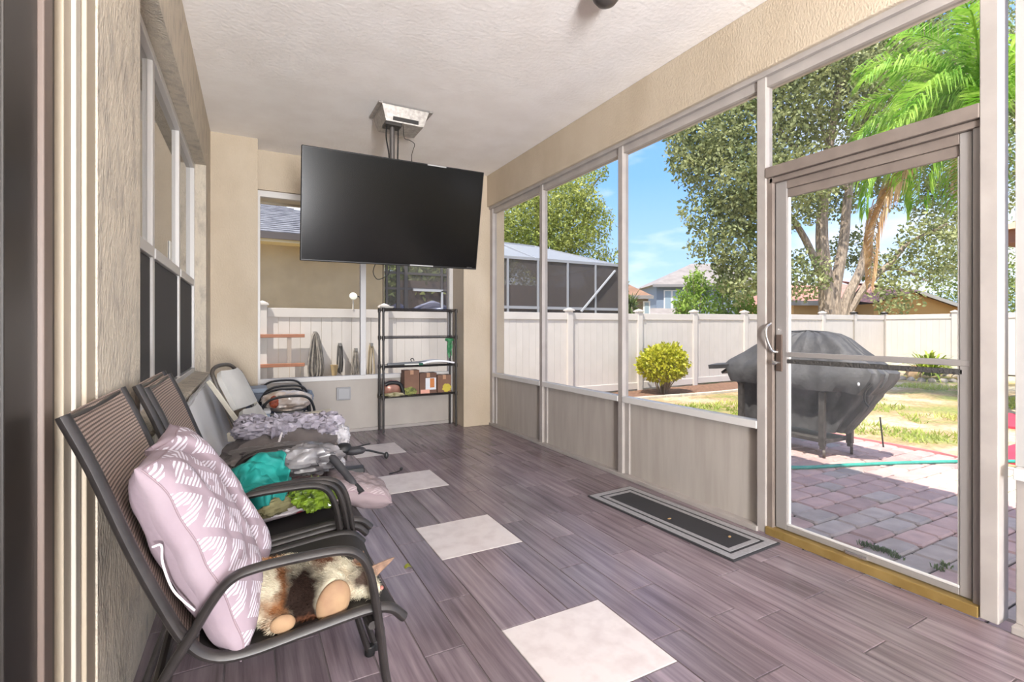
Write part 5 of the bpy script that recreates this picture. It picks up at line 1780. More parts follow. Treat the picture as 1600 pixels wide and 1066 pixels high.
bu = thing('bush', (7.72, 7.72, -0.19), 'round yellow-green bush in front of the far fence', 'bush')
st = MB()
tips = []
for i in range(22):
    a = random.uniform(0, 2 * math.pi)
    r_ = random.uniform(.12, .46)
    tip = Vector((7.72 + r_ * math.cos(a), 7.72 + r_ * math.sin(a) * .85, random.uniform(.15, .62)))
    tips.append(tip)
    b0 = Vector((7.72 + .08 * math.cos(a), 7.72 + .08 * math.sin(a), -.2))
    st.tube(spline([b0, b0.lerp(tip, .5) + Vector((0, 0, .06)), tip], 3), [0.014, 0.013, 0.011, .010, .008, .006, .005], 5)
st.build('stems', mat('pale_stem', (142, 124, 104), 0.8), bu, smooth=True)
def lobe_points(lobes, n, shell=0.55, zmin=None):
    vol = np.array([l[1][0] * l[1][1] * l[1][2] if hasattr(l[1], '__len__') else l[1] ** 3 for l in lobes]) ** 0.75
    vol = vol / vol.sum()
    out, dirs = [], []
    for (c0, r0), w in zip(lobes, vol):
        k = int(n * w) + 1
        d_ = rng.normal(size=(k, 3)); d_ /= np.linalg.norm(d_, axis=1)[:, None]
        rr = rng.uniform(shell ** 3, 1.0, k) ** (1 / 3)
        ang = np.array([1 + 0.25 * noise.noise(Vector(x) * 2.3 + Vector(c0)) for x in d_])
        r_ = np.array(r0 if hasattr(r0, '__len__') else (r0, r0, r0))
        out.append(np.array(c0) + d_ * (rr * ang)[:, None] * r_)
        dirs.append(d_)
    P, D = np.concatenate(out), np.concatenate(dirs)
    if zmin is not None:
        q = P[:, 2] > zmin
        P, D = P[q], D[q]
    return P, D
P, D = lobe_points([((7.72, 7.70, .44), (.52, .46, .36)), ((7.45, 7.72, .40), (.30, .3, .27)), ((8.02, 7.70, .42), (.30, .3, .30)), ((7.75, 7.68, .62), (.40, .36, .24))], 4200, 0.6, 0.06)
leaves('leaf_canopy', P, 0.075, leafmat('bush_yellow', YG1, YG2, scale=9), bu, up=0.0, out=D, asp=0.6)['kind'] = 'stuff'

# fountain-like palm shrub with its rock and ring of stones
pb = pz(1452, 592, -0.13)
sh = thing('palm_shrub', (pb.x, pb.y, -0.13), 'arching yellow-green palm shrub in a stone ring by the back fence', 'shrub')
b = MB()
for i in range(150):
    a = random.uniform(0, 2 * math.pi)
    ln = random.uniform(1.1, 1.75)
    el = random.uniform(.5, 1.35)
    pts = [Vector((pb.x, pb.y, -.1)) + Vector((math.cos(a) * ln * math.cos(el) * t, math.sin(a) * ln * math.cos(el) * t, ln * math.sin(el) * t - .55 * ln * t * t)) for t in (0.05, .35, .65, 1)]
    sd = Vector((-math.sin(a), math.cos(a), 0))
    w = [.014, .026, .022, .003]
    v = []
    for p, ww in zip(pts, w):
        v += [p - sd * ww, p + sd * ww]
    b.add(v, [(0, 1, 3, 2), (2, 3, 5, 4), (4, 5, 7, 6)])
b.build('fronds', leafmat('shrub_leaf', (120, 150, 40), (190, 196, 84), scale=4), sh)['kind'] = 'stuff'
rg = thing('stone_ring', (pb.x, pb.y, -0.14), 'ring of rough pale stones around the palm shrub', 'stones')
STN = mat('rough_stone', (176, 164, 148), 0.9, c2=(140, 130, 118), scale=9, bump=0.6, bscale=14, dist=0.03, rnd=0.12)
for i in range(26):
    a = 2 * math.pi * i / 26
    MB().blob((pb.x + 0.95 * math.cos(a), pb.y + 0.85 * math.sin(a), -.11), (.10, .085, .075), RZ(a), nu=10, nv=7, fn=crumple(i, .25, 1.2)).build('stone', STN, rg, smooth=True)
p_ = pz(1428, 592, -0.13)
tag(MB().blob((p_.x, p_.y, 0.02), (.17, .14, .18), nu=18, nv=12, fn=crumple(5.5, .25, 1.3, .1)).build('boulder', mat('tan_boulder', (198, 164, 124), 0.9, c2=(150, 122, 96), scale=6, bump=0.5, bscale=9, dist=0.04), smooth=True), 'tan boulder standing beside the palm shrub', 'boulder')

# lawn blades where the lawn is seen close enough
NB = 52000
xs = rng.uniform(5.0, 17.8, NB); ys = rng.uniform(1.2, 8.3, NB)
nzv = np.array([noise.noise(Vector((x * .55, y * .55, 3.7))) + 0.5 * noise.noise(Vector((x * 1.7, y * 1.7, 1.1))) for x, y in zip(xs, ys)])
bias = np.where((ys > 0.72 * xs - 0.4), 0.35, 0.0)
keep = (nzv + bias > 0.16) & ~((xs < 6.75) & (ys < 5.6)) & ~((ys > 7.2) & (xs < 12.7)) & ~(((xs > 6.6) & (xs < 10.8)) & (ys < 3.4) & (ys < 0.36 * xs))
xs, ys = xs[keep], ys[keep]
n_ = len(xs)
zs = np.array([gz(x, y) for x, y in zip(xs, ys)])
P0 = np.stack([xs, ys, zs], 1)
hh = rng.uniform(.03, .085, n_)[:, None]
dd = rng.normal(size=(n_, 3)) * 0.6; dd[:, 2] = 1
sd = np.stack([rng.normal(size=n_), rng.normal(size=n_), np.zeros(n_)], 1); sd /= np.linalg.norm(sd, axis=1)[:, None]
wv = rng.uniform(.006, .014, n_)[:, None]
Vv = np.stack([P0 - sd * wv, P0 + sd * wv, P0 + dd * hh], 1).reshape(-1, 3)
o = raw_mesh('lawn_grass', Vv, np.arange(n_ * 3).reshape(-1, 3), leafmat('grass_blade', (136, 158, 58), (196, 200, 108), scale=1.2, trans=0.3))
tag(o, 'short patchy grass growing on the lawn', 'grass', kind='stuff')

# ------------------------------------------------------------------ trees
BARK = mat('grey_bark', (176, 160, 142), 0.9, c2=(132, 118, 104), scale=6, stretch=(3, 3, 0.6), bump=0.8, bscale=12, dist=0.05)
def branchy(parent, base, tips, r0, name='trunk', forks=1):
    b = MB()
    for mids, rad in tips:
        pts = spline([Vector(q) for q in mids], 5)
        n = len(pts)
        b.tube(pts, [rad[0] + (rad[1] - rad[0]) * i / (n - 1) for i in range(n)], 8)
    return b.build(name, BARK, parent, smooth=True)
# big spreading oak beyond the corner of the fence
OD = 19.0
q = lambda u, v, d=OD: pd(u, v, d)
ob = q(1310, 500); ob.z = -0.2
oak = thing('oak_tree', ob, 'large spreading shade tree with many limbs behind the back corner fence', 'tree')
limbs = []
def limb(pts, r0, r1):
    limbs.append(([q(*p) for p in pts], (r0 * .72, r1 * .8)))
limb([(1293, 520), (1290, 440), (1284, 370), (1288, 300), (1300, 200), (1320, 90)], .42, .12)
limb([(1306, 520), (1304, 460), (1318, 380), (1326, 300), (1350, 200), (1380, 100)], .34, .10)
limb([(1310, 520), (1322, 470), (1345, 420), (1360, 360), (1372, 320), (1400, 230)], .30, .08)
limb([(1318, 500), (1350, 450), (1392, 410), (1420, 380), (1480, 350, 18)], .24, .06)
limb([(1288, 440), (1250, 360), (1200, 300), (1130, 250, 18)], .22, .05)
limb([(1300, 300), (1250, 240), (1190, 180), (1120, 150, 20)], .17, .05)
limb([(1326, 300), (1300, 250), (1270, 150)], .14, .05)
limb([(1290, 400), (1262, 440), (1245, 440, 18)], .10, .03)
limb([(1340, 430), (1400, 420), (1450, 440, 18.5)], .12, .03)
limb([(1250, 300), (1180, 330), (1130, 380, 18)], .10, .03)
branchy(oak, ob, limbs, .4)
def L_(u, v, r, d=OD):
    p = pd(u, v, d)
    return ((p.x, p.y, p.z), r)
oak_lobes = [L_(1105, 205, 1.55, 18.6), L_(1140, 130, 1.7, 19.5), L_(1150, 270, 1.7, 18.3), L_(1180, 60, 2.3), L_(1190, 190, 2.2), L_(1270, 40, 2.6, 19.5), L_(1290, 140, 2.3, 18.5),
             L_(1360, 60, 2.4, 20), L_(1400, 150, 2.2, 19), L_(1230, 290, 1.7, 18.5), L_(1150, 380, 1.1, 18.2), L_(1195, 420, 1.0, 18.2), L_(1180, 340, 1.3, 18.6), L_(1250, 430, 1.0, 18.3), L_(1290, 300, 1.3, 20),
             L_(1430, 260, 1.7, 20), L_(1460, 390, 1.3, 18.6), L_(1400, 460, 0.8, 18.2), L_(1500, 320, 1.5, 20), L_(1360, 260, 1.2, 20.5), L_(1440, 60, 2.2, 20.5), L_(1510, 160, 2.2, 20.5), L_(1590, 230, 2.4, 20.5), L_(1600, 80, 2.6, 20.5), L_(1330, 390, .9, 20.5), L_(1380, 420, .7, 19), L_(1085, 260, 0.9, 18.4), L_(1065, 190, 0.8, 18.6), L_(1100, 330, 0.9, 18.3), L_(1140, 420, .7, 18.2), L_(1110, 385, .8, 18.0), L_(1150, 440, .75, 18.0), L_(1080, 235, 1.0, 18.5), L_(1175, 300, 1.5, 18.2)]
P, D = lobe_points(oak_lobes, 98000, 0.3)
h1 = leaves('foliage', P, 0.16, leafmat('oak_leaf', (110, 122, 74), (186, 190, 134), scale=1.4), oak, up=0.15, asp=0.6)
h1['kind'] = 'stuff'
# lighter tree beyond the pool cage
tb_ = pd(850, 505, 23); tb_.z = -.2
t2 = thing('shade_tree', tb_, 'light green feathery tree rising behind the screened pool cage', 'tree')
limbs = []
Q = lambda u, v, d=23: pd(u, v, d)
for pts, r in (([(850, 515), (845, 430), (840, 350), (835, 280)], (.28, .06)), ([(848, 450), (880, 380), (930, 330)], (.14, .04)), ([(845, 440), (800, 380), (770, 330)], (.14, .04)), ([(870, 390), (920, 300), (950, 262)], (.09, .02))):
    limbs.append(([Q(*p) for p in pts], r))
branchy(t2, tb_, limbs, .3)
P, D = lobe_points([L_(840, 350, 2.6, 23), L_(780, 345, 2.6, 23), L_(700, 340, 3.0, 23), L_(860, 300, 1.9, 22.5), L_(895, 345, 1.6, 22.5), L_(915, 390, 1.2, 22.5), L_(905, 285, 0.9, 22.5), L_(935, 268, .5, 22.5), L_(935, 345, .8, 22.5), L_(955, 410, .7, 22.5), L_(830, 400, 2.0, 23), L_(620, 400, 2.5, 24), L_(700, 430, 2.4, 24), L_(925, 320, .6, 22.3)], 62000, 0.3)
leaves('foliage', P, 0.15, leafmat('feathery_leaf', (132, 148, 62), (206, 210, 124), scale=0.9), t2, up=0.25, asp=0.45)['kind'] = 'stuff'
# dark spiky palm by the pool cage
p_ = pd(985, 500, 17)
sp = thing('fan_palm', (p_.x, p_.y, -0.2), 'small dark spiky palm at the edge of the pool cage', 'palm')
MB().tube([(p_.x, p_.y, -.2), (p_.x, p_.y, 1.9)], .11, 8).build('trunk', BARK, sp, smooth=True)
b = MB()
for i in range(170):
    a = random.uniform(0, 2 * math.pi); el = random.uniform(-1.1, 1.3); ln = random.uniform(.55, .85)
    c0 = Vector((p_.x, p_.y, 1.85 + random.uniform(-.75, .25)))
    d_ = Vector((math.cos(a) * math.cos(el), math.sin(a) * math.cos(el), math.sin(el)))
    sd = d_.cross(Vector((0, 0, 1))).normalized() * .022
    b.add([c0 + sd * .5, c0 - sd * .5, c0 + d_ * ln * .5 - sd, c0 + d_ * ln * .5 + sd, c0 + d_ * ln - Vector((0, 0, .06))], [(0, 1, 2, 3), (3, 2, 4)])
b.build('fronds', leafmat('palm_dark', (62, 80, 44), (112, 128, 76), scale=3), sp)['kind'] = 'stuff'
# light green slender trees in front of the grey house
for i, (u_, v0, d_, w, nl, lab) in enumerate(((1088, 425, 24, .75, 1700, 'slender light green sapling before the grey two-storey house window'), (1132, 432, 24.5, .75, 1500, 'slender light green sapling right of the house window'), (1066, 455, 23, .5, 800, 'short light green sapling low against the blue-grey wall'), (1165, 455, 23, .5, 700, 'thin light green sapling beside the tall aluminium post'))):
    p_ = pd(u_, 512, d_)
    tt = thing('sapling', (p_.x, p_.y, -.2), lab, 'tree')
    top = pd(u_, v0, d_)
    b = MB()
    for k in range(7):
        a = k * .9
        e_ = Vector((p_.x + w * .8 * math.cos(a), p_.y + w * .8 * math.sin(a), top.z - random.uniform(0, .8)))
        b.tube(spline([Vector((p_.x, p_.y, -.2)), Vector((p_.x, p_.y, .9)).lerp(e_, .35), e_], 4), [.03 - .0028 * j_ for j_ in range(9)], 5)
    b.build('stems', mat('pale_stem', (142, 124, 104), 0.8), tt, smooth=True)
    hz = (top.z - .6) / 2
    P, D = lobe_points([((p_.x, p_.y, top.z - .5), (w * .7, w * .7, .6)), ((p_.x + .2 * w, p_.y, 1.2 + hz * .5), (w, w, hz)), ((p_.x - .4 * w, p_.y, 1.3), (w * .7, w * .7, .7))], nl, .3)
    leaves('foliage', P, 0.24, leafmat('sapling_leaf', (112, 150, 52), (176, 200, 98), scale=1.4), tt, up=.35, asp=.4)['kind'] = 'stuff'

# queen palm whose crown hangs in at the upper right
pc = Vector((11.6, 3.85, 5.15))
qp = thing('queen_palm', (11.6, 3.85, -.17), 'queen palm with drooping bright green fronds and one dead frond', 'palm')
MB().tube(spline([(11.62, 3.83, -.2), (11.6, 3.86, 2.2), (11.6, 3.85, 5.0)], 6), [.17, .165, .16, .155, .15, .15, .145, .14, .14, .135, .13, .12, .11], 12).build('trunk', mat('palm_trunk', (150, 136, 120), 0.9, c2=(120, 108, 96), scale=3, stretch=(.4, .4, 6), bump=.6, bscale=4, dist=.03), qp, smooth=True)
def frond(az, el, ln, droop, leaf_l, m, name, n=64, hang=0.75, start=pc):
    b = MB()
    pts = []
    k = 22
    p = Vector(start)
    e_ = el
    for i in range(k + 1):
        pts.append(p.copy())
        d_ = Vector((math.cos(az) * math.cos(e_), math.sin(az) * math.cos(e_), math.sin(e_)))
        p = p + d_ * (ln / k)
        e_ -= droop / k * (0.4 + 1.3 * i / k)
        e_ = max(e_, -1.52)
    b.tube(pts, [.030 * (1 - i / k) + .005 for i in range(k + 1)], 5)
    side = Vector((-math.sin(az), math.cos(az), 0))
    for i in range(n):
        t = 0.12 + 0.88 * i / n
        f_ = t * k
        j_ = min(int(f_), k - 1)
        c0 = pts[j_].lerp(pts[j_ + 1], f_ - j_)
        tg = (pts[j_ + 1] - pts[j_]).normalized()
        for s_ in (-1, 1):
            l = leaf_l * (0.45 + 0.9 * math.sin(math.pi * min(1, t * .9 + .08))) * random.uniform(.8, 1.15)
            d1 = (tg * .55 + side * s_ * random.uniform(.6, 1.0) + Vector((0, 0, random.uniform(-.1, .5)))).normalized()
            d2 = (d1 * (1 - hang) + Vector((0, 0, -1)) * hang + tg * .25).normalized()
            m1 = c0 + d1 * l * .4
            e2 = m1 + d2 * l * .6
            w = d1.cross(Vector((0.3, 0.2, 1))).normalized() * .014
            b.add([c0 - w * .5, c0 + w * .5, m1 + w, m1 - w, e2], [(0, 1, 2, 3), (3, 2, 4)])
    o = b.build(name, m, qp)
    return o
PALM = leafmat('palm_green', (104, 160, 40), (190, 220, 104), scale=3.0, trans=.4)
fr = [(2.6, .75, 2.5), (2.2, 1.1, 2.4), (3.0, .35, 2.5), (3.4, .95, 2.5), (1.7, .8, 2.4), (1.2, .5, 2.4), (3.8, .5, 2.6), (4.3, 1.0, 2.5), (4.9, .6, 2.5), (5.5, .9, 2.4), (0.4, .7, 2.4), (2.4, .25, 2.5), (3.2, 1.3, 2.3), (2.8, -.15, 2.3), (2.0, -.05, 2.2), (3.55, .1, 2.4), (4.1, -.1, 2.3), (2.5, 1.35, 2.2), (1.5, 1.25, 2.2), (2.75, -.45, 2.3), (3.15, -.7, 2.2), (2.05, -.5, 2.2), (3.5, -.5, 2.3), (2.62, .05, 2.9), (2.25, -.2, 2.8)]
for az, el, ln in fr:
    frond(az + random.uniform(-.1, .1), el, ln, 1.55, .62, PALM, 'frond', hang=.62)
DEADM = leafmat('dead_frond', (182, 144, 100), (216, 186, 142), scale=4, trans=.2)
o = frond(2.40, -.55, 3.5, 1.5, .55, DEADM, 'dead_frond', n=120, hang=.78, start=pc + Vector((-.15, .1, -.25)))
o['label'] = 'brown dead frond hanging down'
o = frond(2.9, -.7, 1.5, 1.2, .3, DEADM, 'dead_frond', n=30, hang=.9, start=pc + Vector((-.1, -.05, -.35)))
o['label'] = 'short brown dead frond'

# ------------------------------------------------------------------ neighbours: house behind the end opening
NW = mat('neighbour_stucco', (176, 160, 130), 0.85, c2=(167, 151, 122), scale=3, bump=.4, bscale=30, dist=.01)
SHG = mat('grey_shingle', (134, 134, 138), 0.9, c2=(96, 96, 102), scale=2.2, stretch=(2.2, 9, 9), detail=3, lo=.42, hi=.58)
nh = thing('neighbour_house', (0, 12, -.2), 'tan stucco neighbour house with grey shingle hip roof beyond the end opening', 'house')
MB().box((-9, 12.0, -.3), (2.92, 12.3, 3.05)).build('wall', NW, nh)
MB().box((2.9, 12.0, -.3), (2.94, 22, 3.05)).build('side_wall', NW, nh)
MB().box((-9.3, 11.55, 3.0), (3.3, 12.05, 3.06)).build('soffit', mat('soffit_cream', (206, 192, 156), .7), nh)
MB().box((-9.3, 11.50, 3.06), (3.32, 11.56, 3.20)).build('fascia', mat('fascia_dark', (92, 84, 80), .6), nh)
rows = MB()
for k in range(34):
    t0, t1 = k / 34 * 5.4, (k + 1) / 34 * 5.4
    y0, z0, y1, z1 = 11.52 + t0, 3.2 + .45 * t0, 11.52 + t1, 3.2 + .45 * t1
    rows.add([(-9.3, y0, z0 + .02), (3.3 - t0, y0, z0 + .02), (3.3 - t1, y1, z1), (-9.3, y1, z1), (-9.3, y0, z0), (3.3 - t0, y0, z0)], [(0, 1, 2, 3), (4, 5, 1, 0)])
    rows.add([(3.3 - t0, y0, z0 + .02), (3.3 - t0, 24, z0 + .02), (3.3 - t1, 24, z1), (3.3 - t1, y1, z1)], [(0, 1, 2, 3)])
o = rows.build('shingle_roof', SHG, nh)
# his lanai, seen under the television
BZ = mat('lanai_bronze', (84, 80, 78), .5)
ln_ = thing('lanai', (4, 12.4, -.2), 'dark-framed screened lanai beside the tan neighbour house', 'lanai')
for u_ in (604, 622, 634, 690, 712, 742):
    p_ = py(u_, 480, 12.45)
    w = .09 if u_ in (622, 634) else .05
    MB().box((p_.x - w / 2, 12.42, -.2), (p_.x + w / 2, 12.48, 3.1)).build('upright', BZ, ln_)
for v_ in (428, 452, 398):
    z = py(650, v_, 12.45).z
    MB().box((2.95, 12.43, z - .03), (4.7, 12.47, z + .03)).build('rail', BZ, ln_)
a, c_ = py(645, 453, 12.4), py(692, 453, 12.4)
dr = MB().box((a.x, 12.38, a.z - .03), (c_.x, 12.42, a.z + .03)).box((c_.x - .05, 12.38, -.1), (c_.x, 12.42, a.z)).build('door_frame', mat('pale_frame', (176, 178, 182), .5), ln_)
for i, (u_, v_, w_, lab) in enumerate(((622, 473, 34, 'blue patio umbrella at the left inside the neighbour lanai'), (676, 470, 50, 'blue patio umbrella in front inside the neighbour lanai'))):
    p_ = py(u_, v_, 14.0 - i)
    um = thing('patio_umbrella', (p_.x, p_.y, -.2), lab, 'umbrella', 'blue umbrellas in the neighbour lanai')
    R0 = w_ * 1.0 / FPX * 13
    MB().lathe([(R0, p_.z - .38), (R0 * .55, p_.z - .16), (.03, p_.z)], (p_.x, p_.y, 0), 8).build('canopy', mat('umbrella_blue', (160, 166, 196), .8), um)
    MB().tube([(p_.x, p_.y, -.2), (p_.x, p_.y, p_.z)], .025, 8).build('pole', BZ, um, smooth=True)
MB().box((2.95, 12.44, -.2), (4.72, 12.446, 3.05)).build('screen', see_through('lanai_screen', (104, 98, 96), .42), ln_)
# pool cage
pcg = thing('pool_cage', (7, 13, -.2), 'grey screened pool cage with a pale sloping top beyond the fence', 'enclosure')
GM = mat('cage_frame', (150, 152, 156), .5)
YC_ = 12.5
CS = see_through('cage_screen', (96, 90, 88), .62)
X0, X1 = 4.75, 10.6
ZE = 3.2
MB().box((X0, YC_, -.2), (X1, YC_ + .01, ZE)).build('wall_screen', CS, pcg)
MB().box((X1, YC_, -.2), (X1 + .01, 17.3, ZE)).build('wall_screen', CS, pcg)
for x in (4.75, 5.6, 6.55, 7.55, 8.6, 9.65, 10.6):
    MB().box((x - .03, YC_ - .03, -.2), (x + .03, YC_ + .03, ZE)).build('upright', GM, pcg)
for z in (ZE, 1.78, .6):
    MB().box((X0, YC_ - .025, z - .04), (X1, YC_ + .025, z + .04)).build('rail', GM, pcg)
a, c_ = py(908, 487, YC_ - .04), py(961, 423, YC_ - .04)
MB().bar((a.x, a.y, a.z), (c_.x, c_.y, c_.z), .05, .05).build('brace', mat('pale_frame', (176, 178, 182), .5), pcg)
ROOFS = see_through('cage_roof_screen', (150, 154, 160), .8)
MB().add([(X0, YC_, ZE), (X1, YC_, ZE), (9.0, YC_ + 2.6, ZE + .85), (X0, YC_ + 2.6, ZE + .95)], [(0, 1, 2, 3)]).build('roof_screen', ROOFS, pcg)
MB().add([(X1, YC_, ZE), (X1, 17.3, ZE), (9.0, 17.0, ZE + .85), (9.0, YC_ + 2.6, ZE + .85)], [(0, 1, 2, 3)]).build('roof_screen', ROOFS, pcg)
for x in (5.6, 7.55):
    MB().bar((x, YC_, ZE), (x, YC_ + 2.6, ZE + .95 - (x - X0) * .023), .05, .05).build('rafter', GM, pcg)
MB().bar((X1, YC_, ZE), (9.0, YC_ + 2.6, ZE + .86), .06, .06).build('rafter', GM, pcg)
MB().bar((X0, YC_ + 2.6, ZE + .96), (9.0, YC_ + 2.6, ZE + .86), .06, .06).build('ridge', GM, pcg)
bk_ = MB().box((4.9, 17.5, -.2), (12.5, 17.8, 2.9)).build('cage_house', mat('cage_house_wall', (112, 96, 84), .9, c2=(84, 74, 64), scale=1.2, detail=8))
tag(bk_, 'brownish house wall seen dimly through the pool cage', 'house')
# far houses beyond the fence
gh = thing('grey_house', pd(1090, 512, 46), 'two-storey blue-grey house with grey hip roof beyond the fence', 'house')
def frame_house(D0, u0, u1, vE, vR, ur0, ur1, wallm, roofm, root, ov=0.5, depth=8.0):
    """box with a hip roof; front faces the viewpoint squarely"""
    c0, c1 = pd(u0, vE, D0), pd(u1, vE, D0)
    ax = (c1 - c0); ax.z = 0; W_ = ax.length; ax.normalize()
    bx_ = Vector((-ax.y, ax.x, 0))
    if bx_.dot(Vector((F_[0], F_[1], 0))) < 0:
        bx_ = -bx_
    M = Matrix((ax, bx_, Vector((0, 0, 1)))).transposed()
    zE = c0.z; zR = pd(ur0, vR, D0 + depth / 2).z
    def P_(a, b_, z):
        return c0 * 1.0 + ax * a + bx_ * b_ + Vector((0, 0, z - c0.z))
    w = MB().hexa([P_(0, 0, -.3), P_(W_, 0, -.3), P_(W_, depth, -.3), P_(0, depth, -.3), P_(0, 0, zE), P_(W_, 0, zE), P_(W_, depth, zE), P_(0, depth, zE)])
    w.build('wall', wallm, root)
    ra = (ur0 - u0) / (u1 - u0) * W_; rb = (ur1 - u0) / (u1 - u0) * W_
    r = MB().add([P_(-ov, -ov, zE - .05), P_(W_ + ov, -ov, zE - .05), P_(W_ + ov, depth + ov, zE - .05), P_(-ov, depth + ov, zE - .05), P_(ra, depth / 2, zR), P_(rb, depth / 2, zR)],
                 [(0, 1, 5, 4), (1, 2, 5), (2, 3, 4, 5), (3, 0, 4), (3, 2, 1, 0)])
    r.build('roof', roofm, root)
    f_ = MB().hexa([P_(-ov, -ov - .03, zE - .25), P_(W_ + ov, -ov - .03, zE - .25), P_(W_ + ov, -ov, zE - .25), P_(-ov, -ov, zE - .25), P_(-ov, -ov - .03, zE), P_(W_ + ov, -ov - .03, zE), P_(W_ + ov, -ov, zE), P_(-ov, -ov, zE)])
    f_.build('fascia', mat('fascia_grey', (140, 138, 138), .7), root)
    return P_, W_, zE
GRF = mat('house_roof_grey', (152, 144, 138), .9, c2=(136, 128, 122), scale=1.5)
P_, W_, zE = frame_house(46, 1026, 1230, 445, 412, 1105, 1150, mat('blue_grey_siding', (126, 140, 156), .8), GRF, gh)
def house_window(root, P_, a0, a1, z0, z1, mull=2):
    f_ = MB().hexa([P_(a0, -.08, z0), P_(a1, -.08, z0), P_(a1, .02, z0), P_(a0, .02, z0), P_(a0, -.08, z1), P_(a1, -.08, z1), P_(a1, .02, z1), P_(a0, .02, z1)]).build('window', mat('far_window_frame', (226, 226, 224), .5), root)
    for k in range(mull):
        w = (a1 - a0) / mull
        q0, q1 = a0 + w * k + .1, a0 + w * (k + 1) - .1
        MB().hexa([P_(q0, -.1, z0 + .1), P_(q1, -.1, z0 + .1), P_(q1, -.07, z0 + .1), P_(q0, -.07, z0 + .1), P_(q0, -.1, z1 - .1), P_(q1, -.1, z1 - .1), P_(q1, -.07, z1 - .1), P_(q0, -.07, z1 - .1)]).build('pane', mat('far_glass', (150, 168, 178), .15), f_)
house_window(gh, P_, .65, 2.1, 2.4, zE - .5)
lr = MB()
lr.add([P_(-2.2, -2.5, 2.1), P_(2.5, -2.5, 2.1), P_(2.5, 0, 3.0), P_(-.5, 0, 3.0)], [(0, 1, 2, 3)])
lr.build('lower_roof', GRF, gh)
bh = thing('brown_house', pd(990, 512, 36), 'brown-roofed house at the left of the grey two-storey house', 'house')
P2, W2, z2 = frame_house(36, 955, 1013, 462, 443, 975, 992, mat('brown_siding', (132, 118, 104), .8), mat('brown_roof', (150, 116, 92), .9, c2=(134, 102, 80), scale=1.5), bh, ov=.3, depth=5.0)
house_window(bh, P2, 2.3, 2.8, 1.5, z2 - .4, 1)
rh = thing('ranch_house', pd(1370, 512, 27), 'low tan ranch house with a pinkish shingle roof behind the back fence', 'house')
RRF = mat('pink_shingle', (190, 136, 120), .9, c2=(170, 120, 106), scale=1.5)
P3, W3, z3 = frame_house(27, 1240, 1420, 471, 446, 1280, 1400, mat('tan_ranch_wall', (206, 172, 120), .85, c2=(196, 160, 110), scale=1.2), RRF, rh, ov=.6, depth=7)
g0, g1 = pd(1365, 462, 25), pd(1560, 500, 25)
ax = (g1 - g0); ax.z = 0; Wg = ax.length; ax.normalize(); bq = Vector((-ax.y, ax.x, 0))
if bq.dot(Vector((F_[0], F_[1], 0))) < 0:
    bq = -bq
G = lambda a, b_, z: Vector((g0.x, g0.y, 0)) + ax * a + bq * b_ + Vector((0, 0, z))
zt = 2.95
MB().add([G(0, 0, -.3), G(Wg, 0, -.3), G(Wg, 0, 1.5), G(Wg * .32, 0, zt), G(0, 0, 2.4)] + [G(0, 6, -.3), G(Wg, 6, -.3), G(Wg, 6, 1.5), G(Wg * .32, 6, zt), G(0, 6, 2.4)],
         [(0, 1, 2, 3, 4), (9, 8, 7, 6, 5), (0, 5, 6, 1), (1, 6, 7, 2), (4, 9, 5, 0)]).build('gable_wall', mat('tan_gable_wall', (190, 150, 92), .85), rh)
MB().add([G(Wg * .32, -.4, zt + .08), G(Wg + .4, -.4, 1.42), G(Wg + .4, 6, 2.6), G(Wg * .32, 6, zt + 1.2), G(Wg * .32, -.4, zt - .02), G(Wg + .4, -.4, 1.32)], [(0, 1, 2, 3), (4, 5, 1, 0)]).build('gable_roof', RRF, rh)
MB().bar(G(Wg * .32, -.42, zt), G(Wg + .4, -.42, 1.34), .04, .16).build('barge_board', mat('white_barge', (224, 218, 206), .6), rh)
MB().add([G(-.4, -.4, 2.42), G(Wg * .32, -.4, zt + .08), G(Wg * .32, 6, zt + 1.0), G(-.4, 6, 3.3)], [(0, 1, 2, 3)]).build('gable_roof', RRF, rh)
# dark greenery filling the gaps far behind
for i, (u_, v_, d_, r_, n_, lab) in enumerate(((655, 455, 19.5, 1.5, 3000, 'leafy shrub tree behind the neighbour lanai'), (1535, 425, 42, 4.7, 5500, 'dark green tree behind the ranch house at right'), (1215, 468, 40, 3.1, 3500, 'dull green tree between the grey house and the ranch house'), (940, 470, 20, 1.1, 2000, 'low dark green tree at the end of the pool cage'))):
    p_ = pd(u_, v_, d_)
    t_ = thing('garden_tree', (p_.x, p_.y, -.2), lab, 'tree')
    branchy(t_, None, [([(p_.x, p_.y, -.3), (p_.x + .1, p_.y, p_.z * .5), (p_.x, p_.y, p_.z)], (.16, .06)), ([(p_.x, p_.y, .8), (p_.x + r_ * .5, p_.y, p_.z)], (.09, .04))], .2)
    P, D = lobe_points([((p_.x, p_.y, p_.z), r_), ((p_.x + r_ * .7, p_.y, p_.z - r_ * .3), r_ * .7), ((p_.x - r_ * .7, p_.y, p_.z - r_ * .3), r_ * .7), ((p_.x, p_.y, p_.z - r_ * .7), r_ * .8)], n_, .3)
    leaves('foliage', P, 0.3, leafmat('garden_leaf', (88, 108, 54), (156, 166, 92), scale=.8), t_)['kind'] = 'stuff'

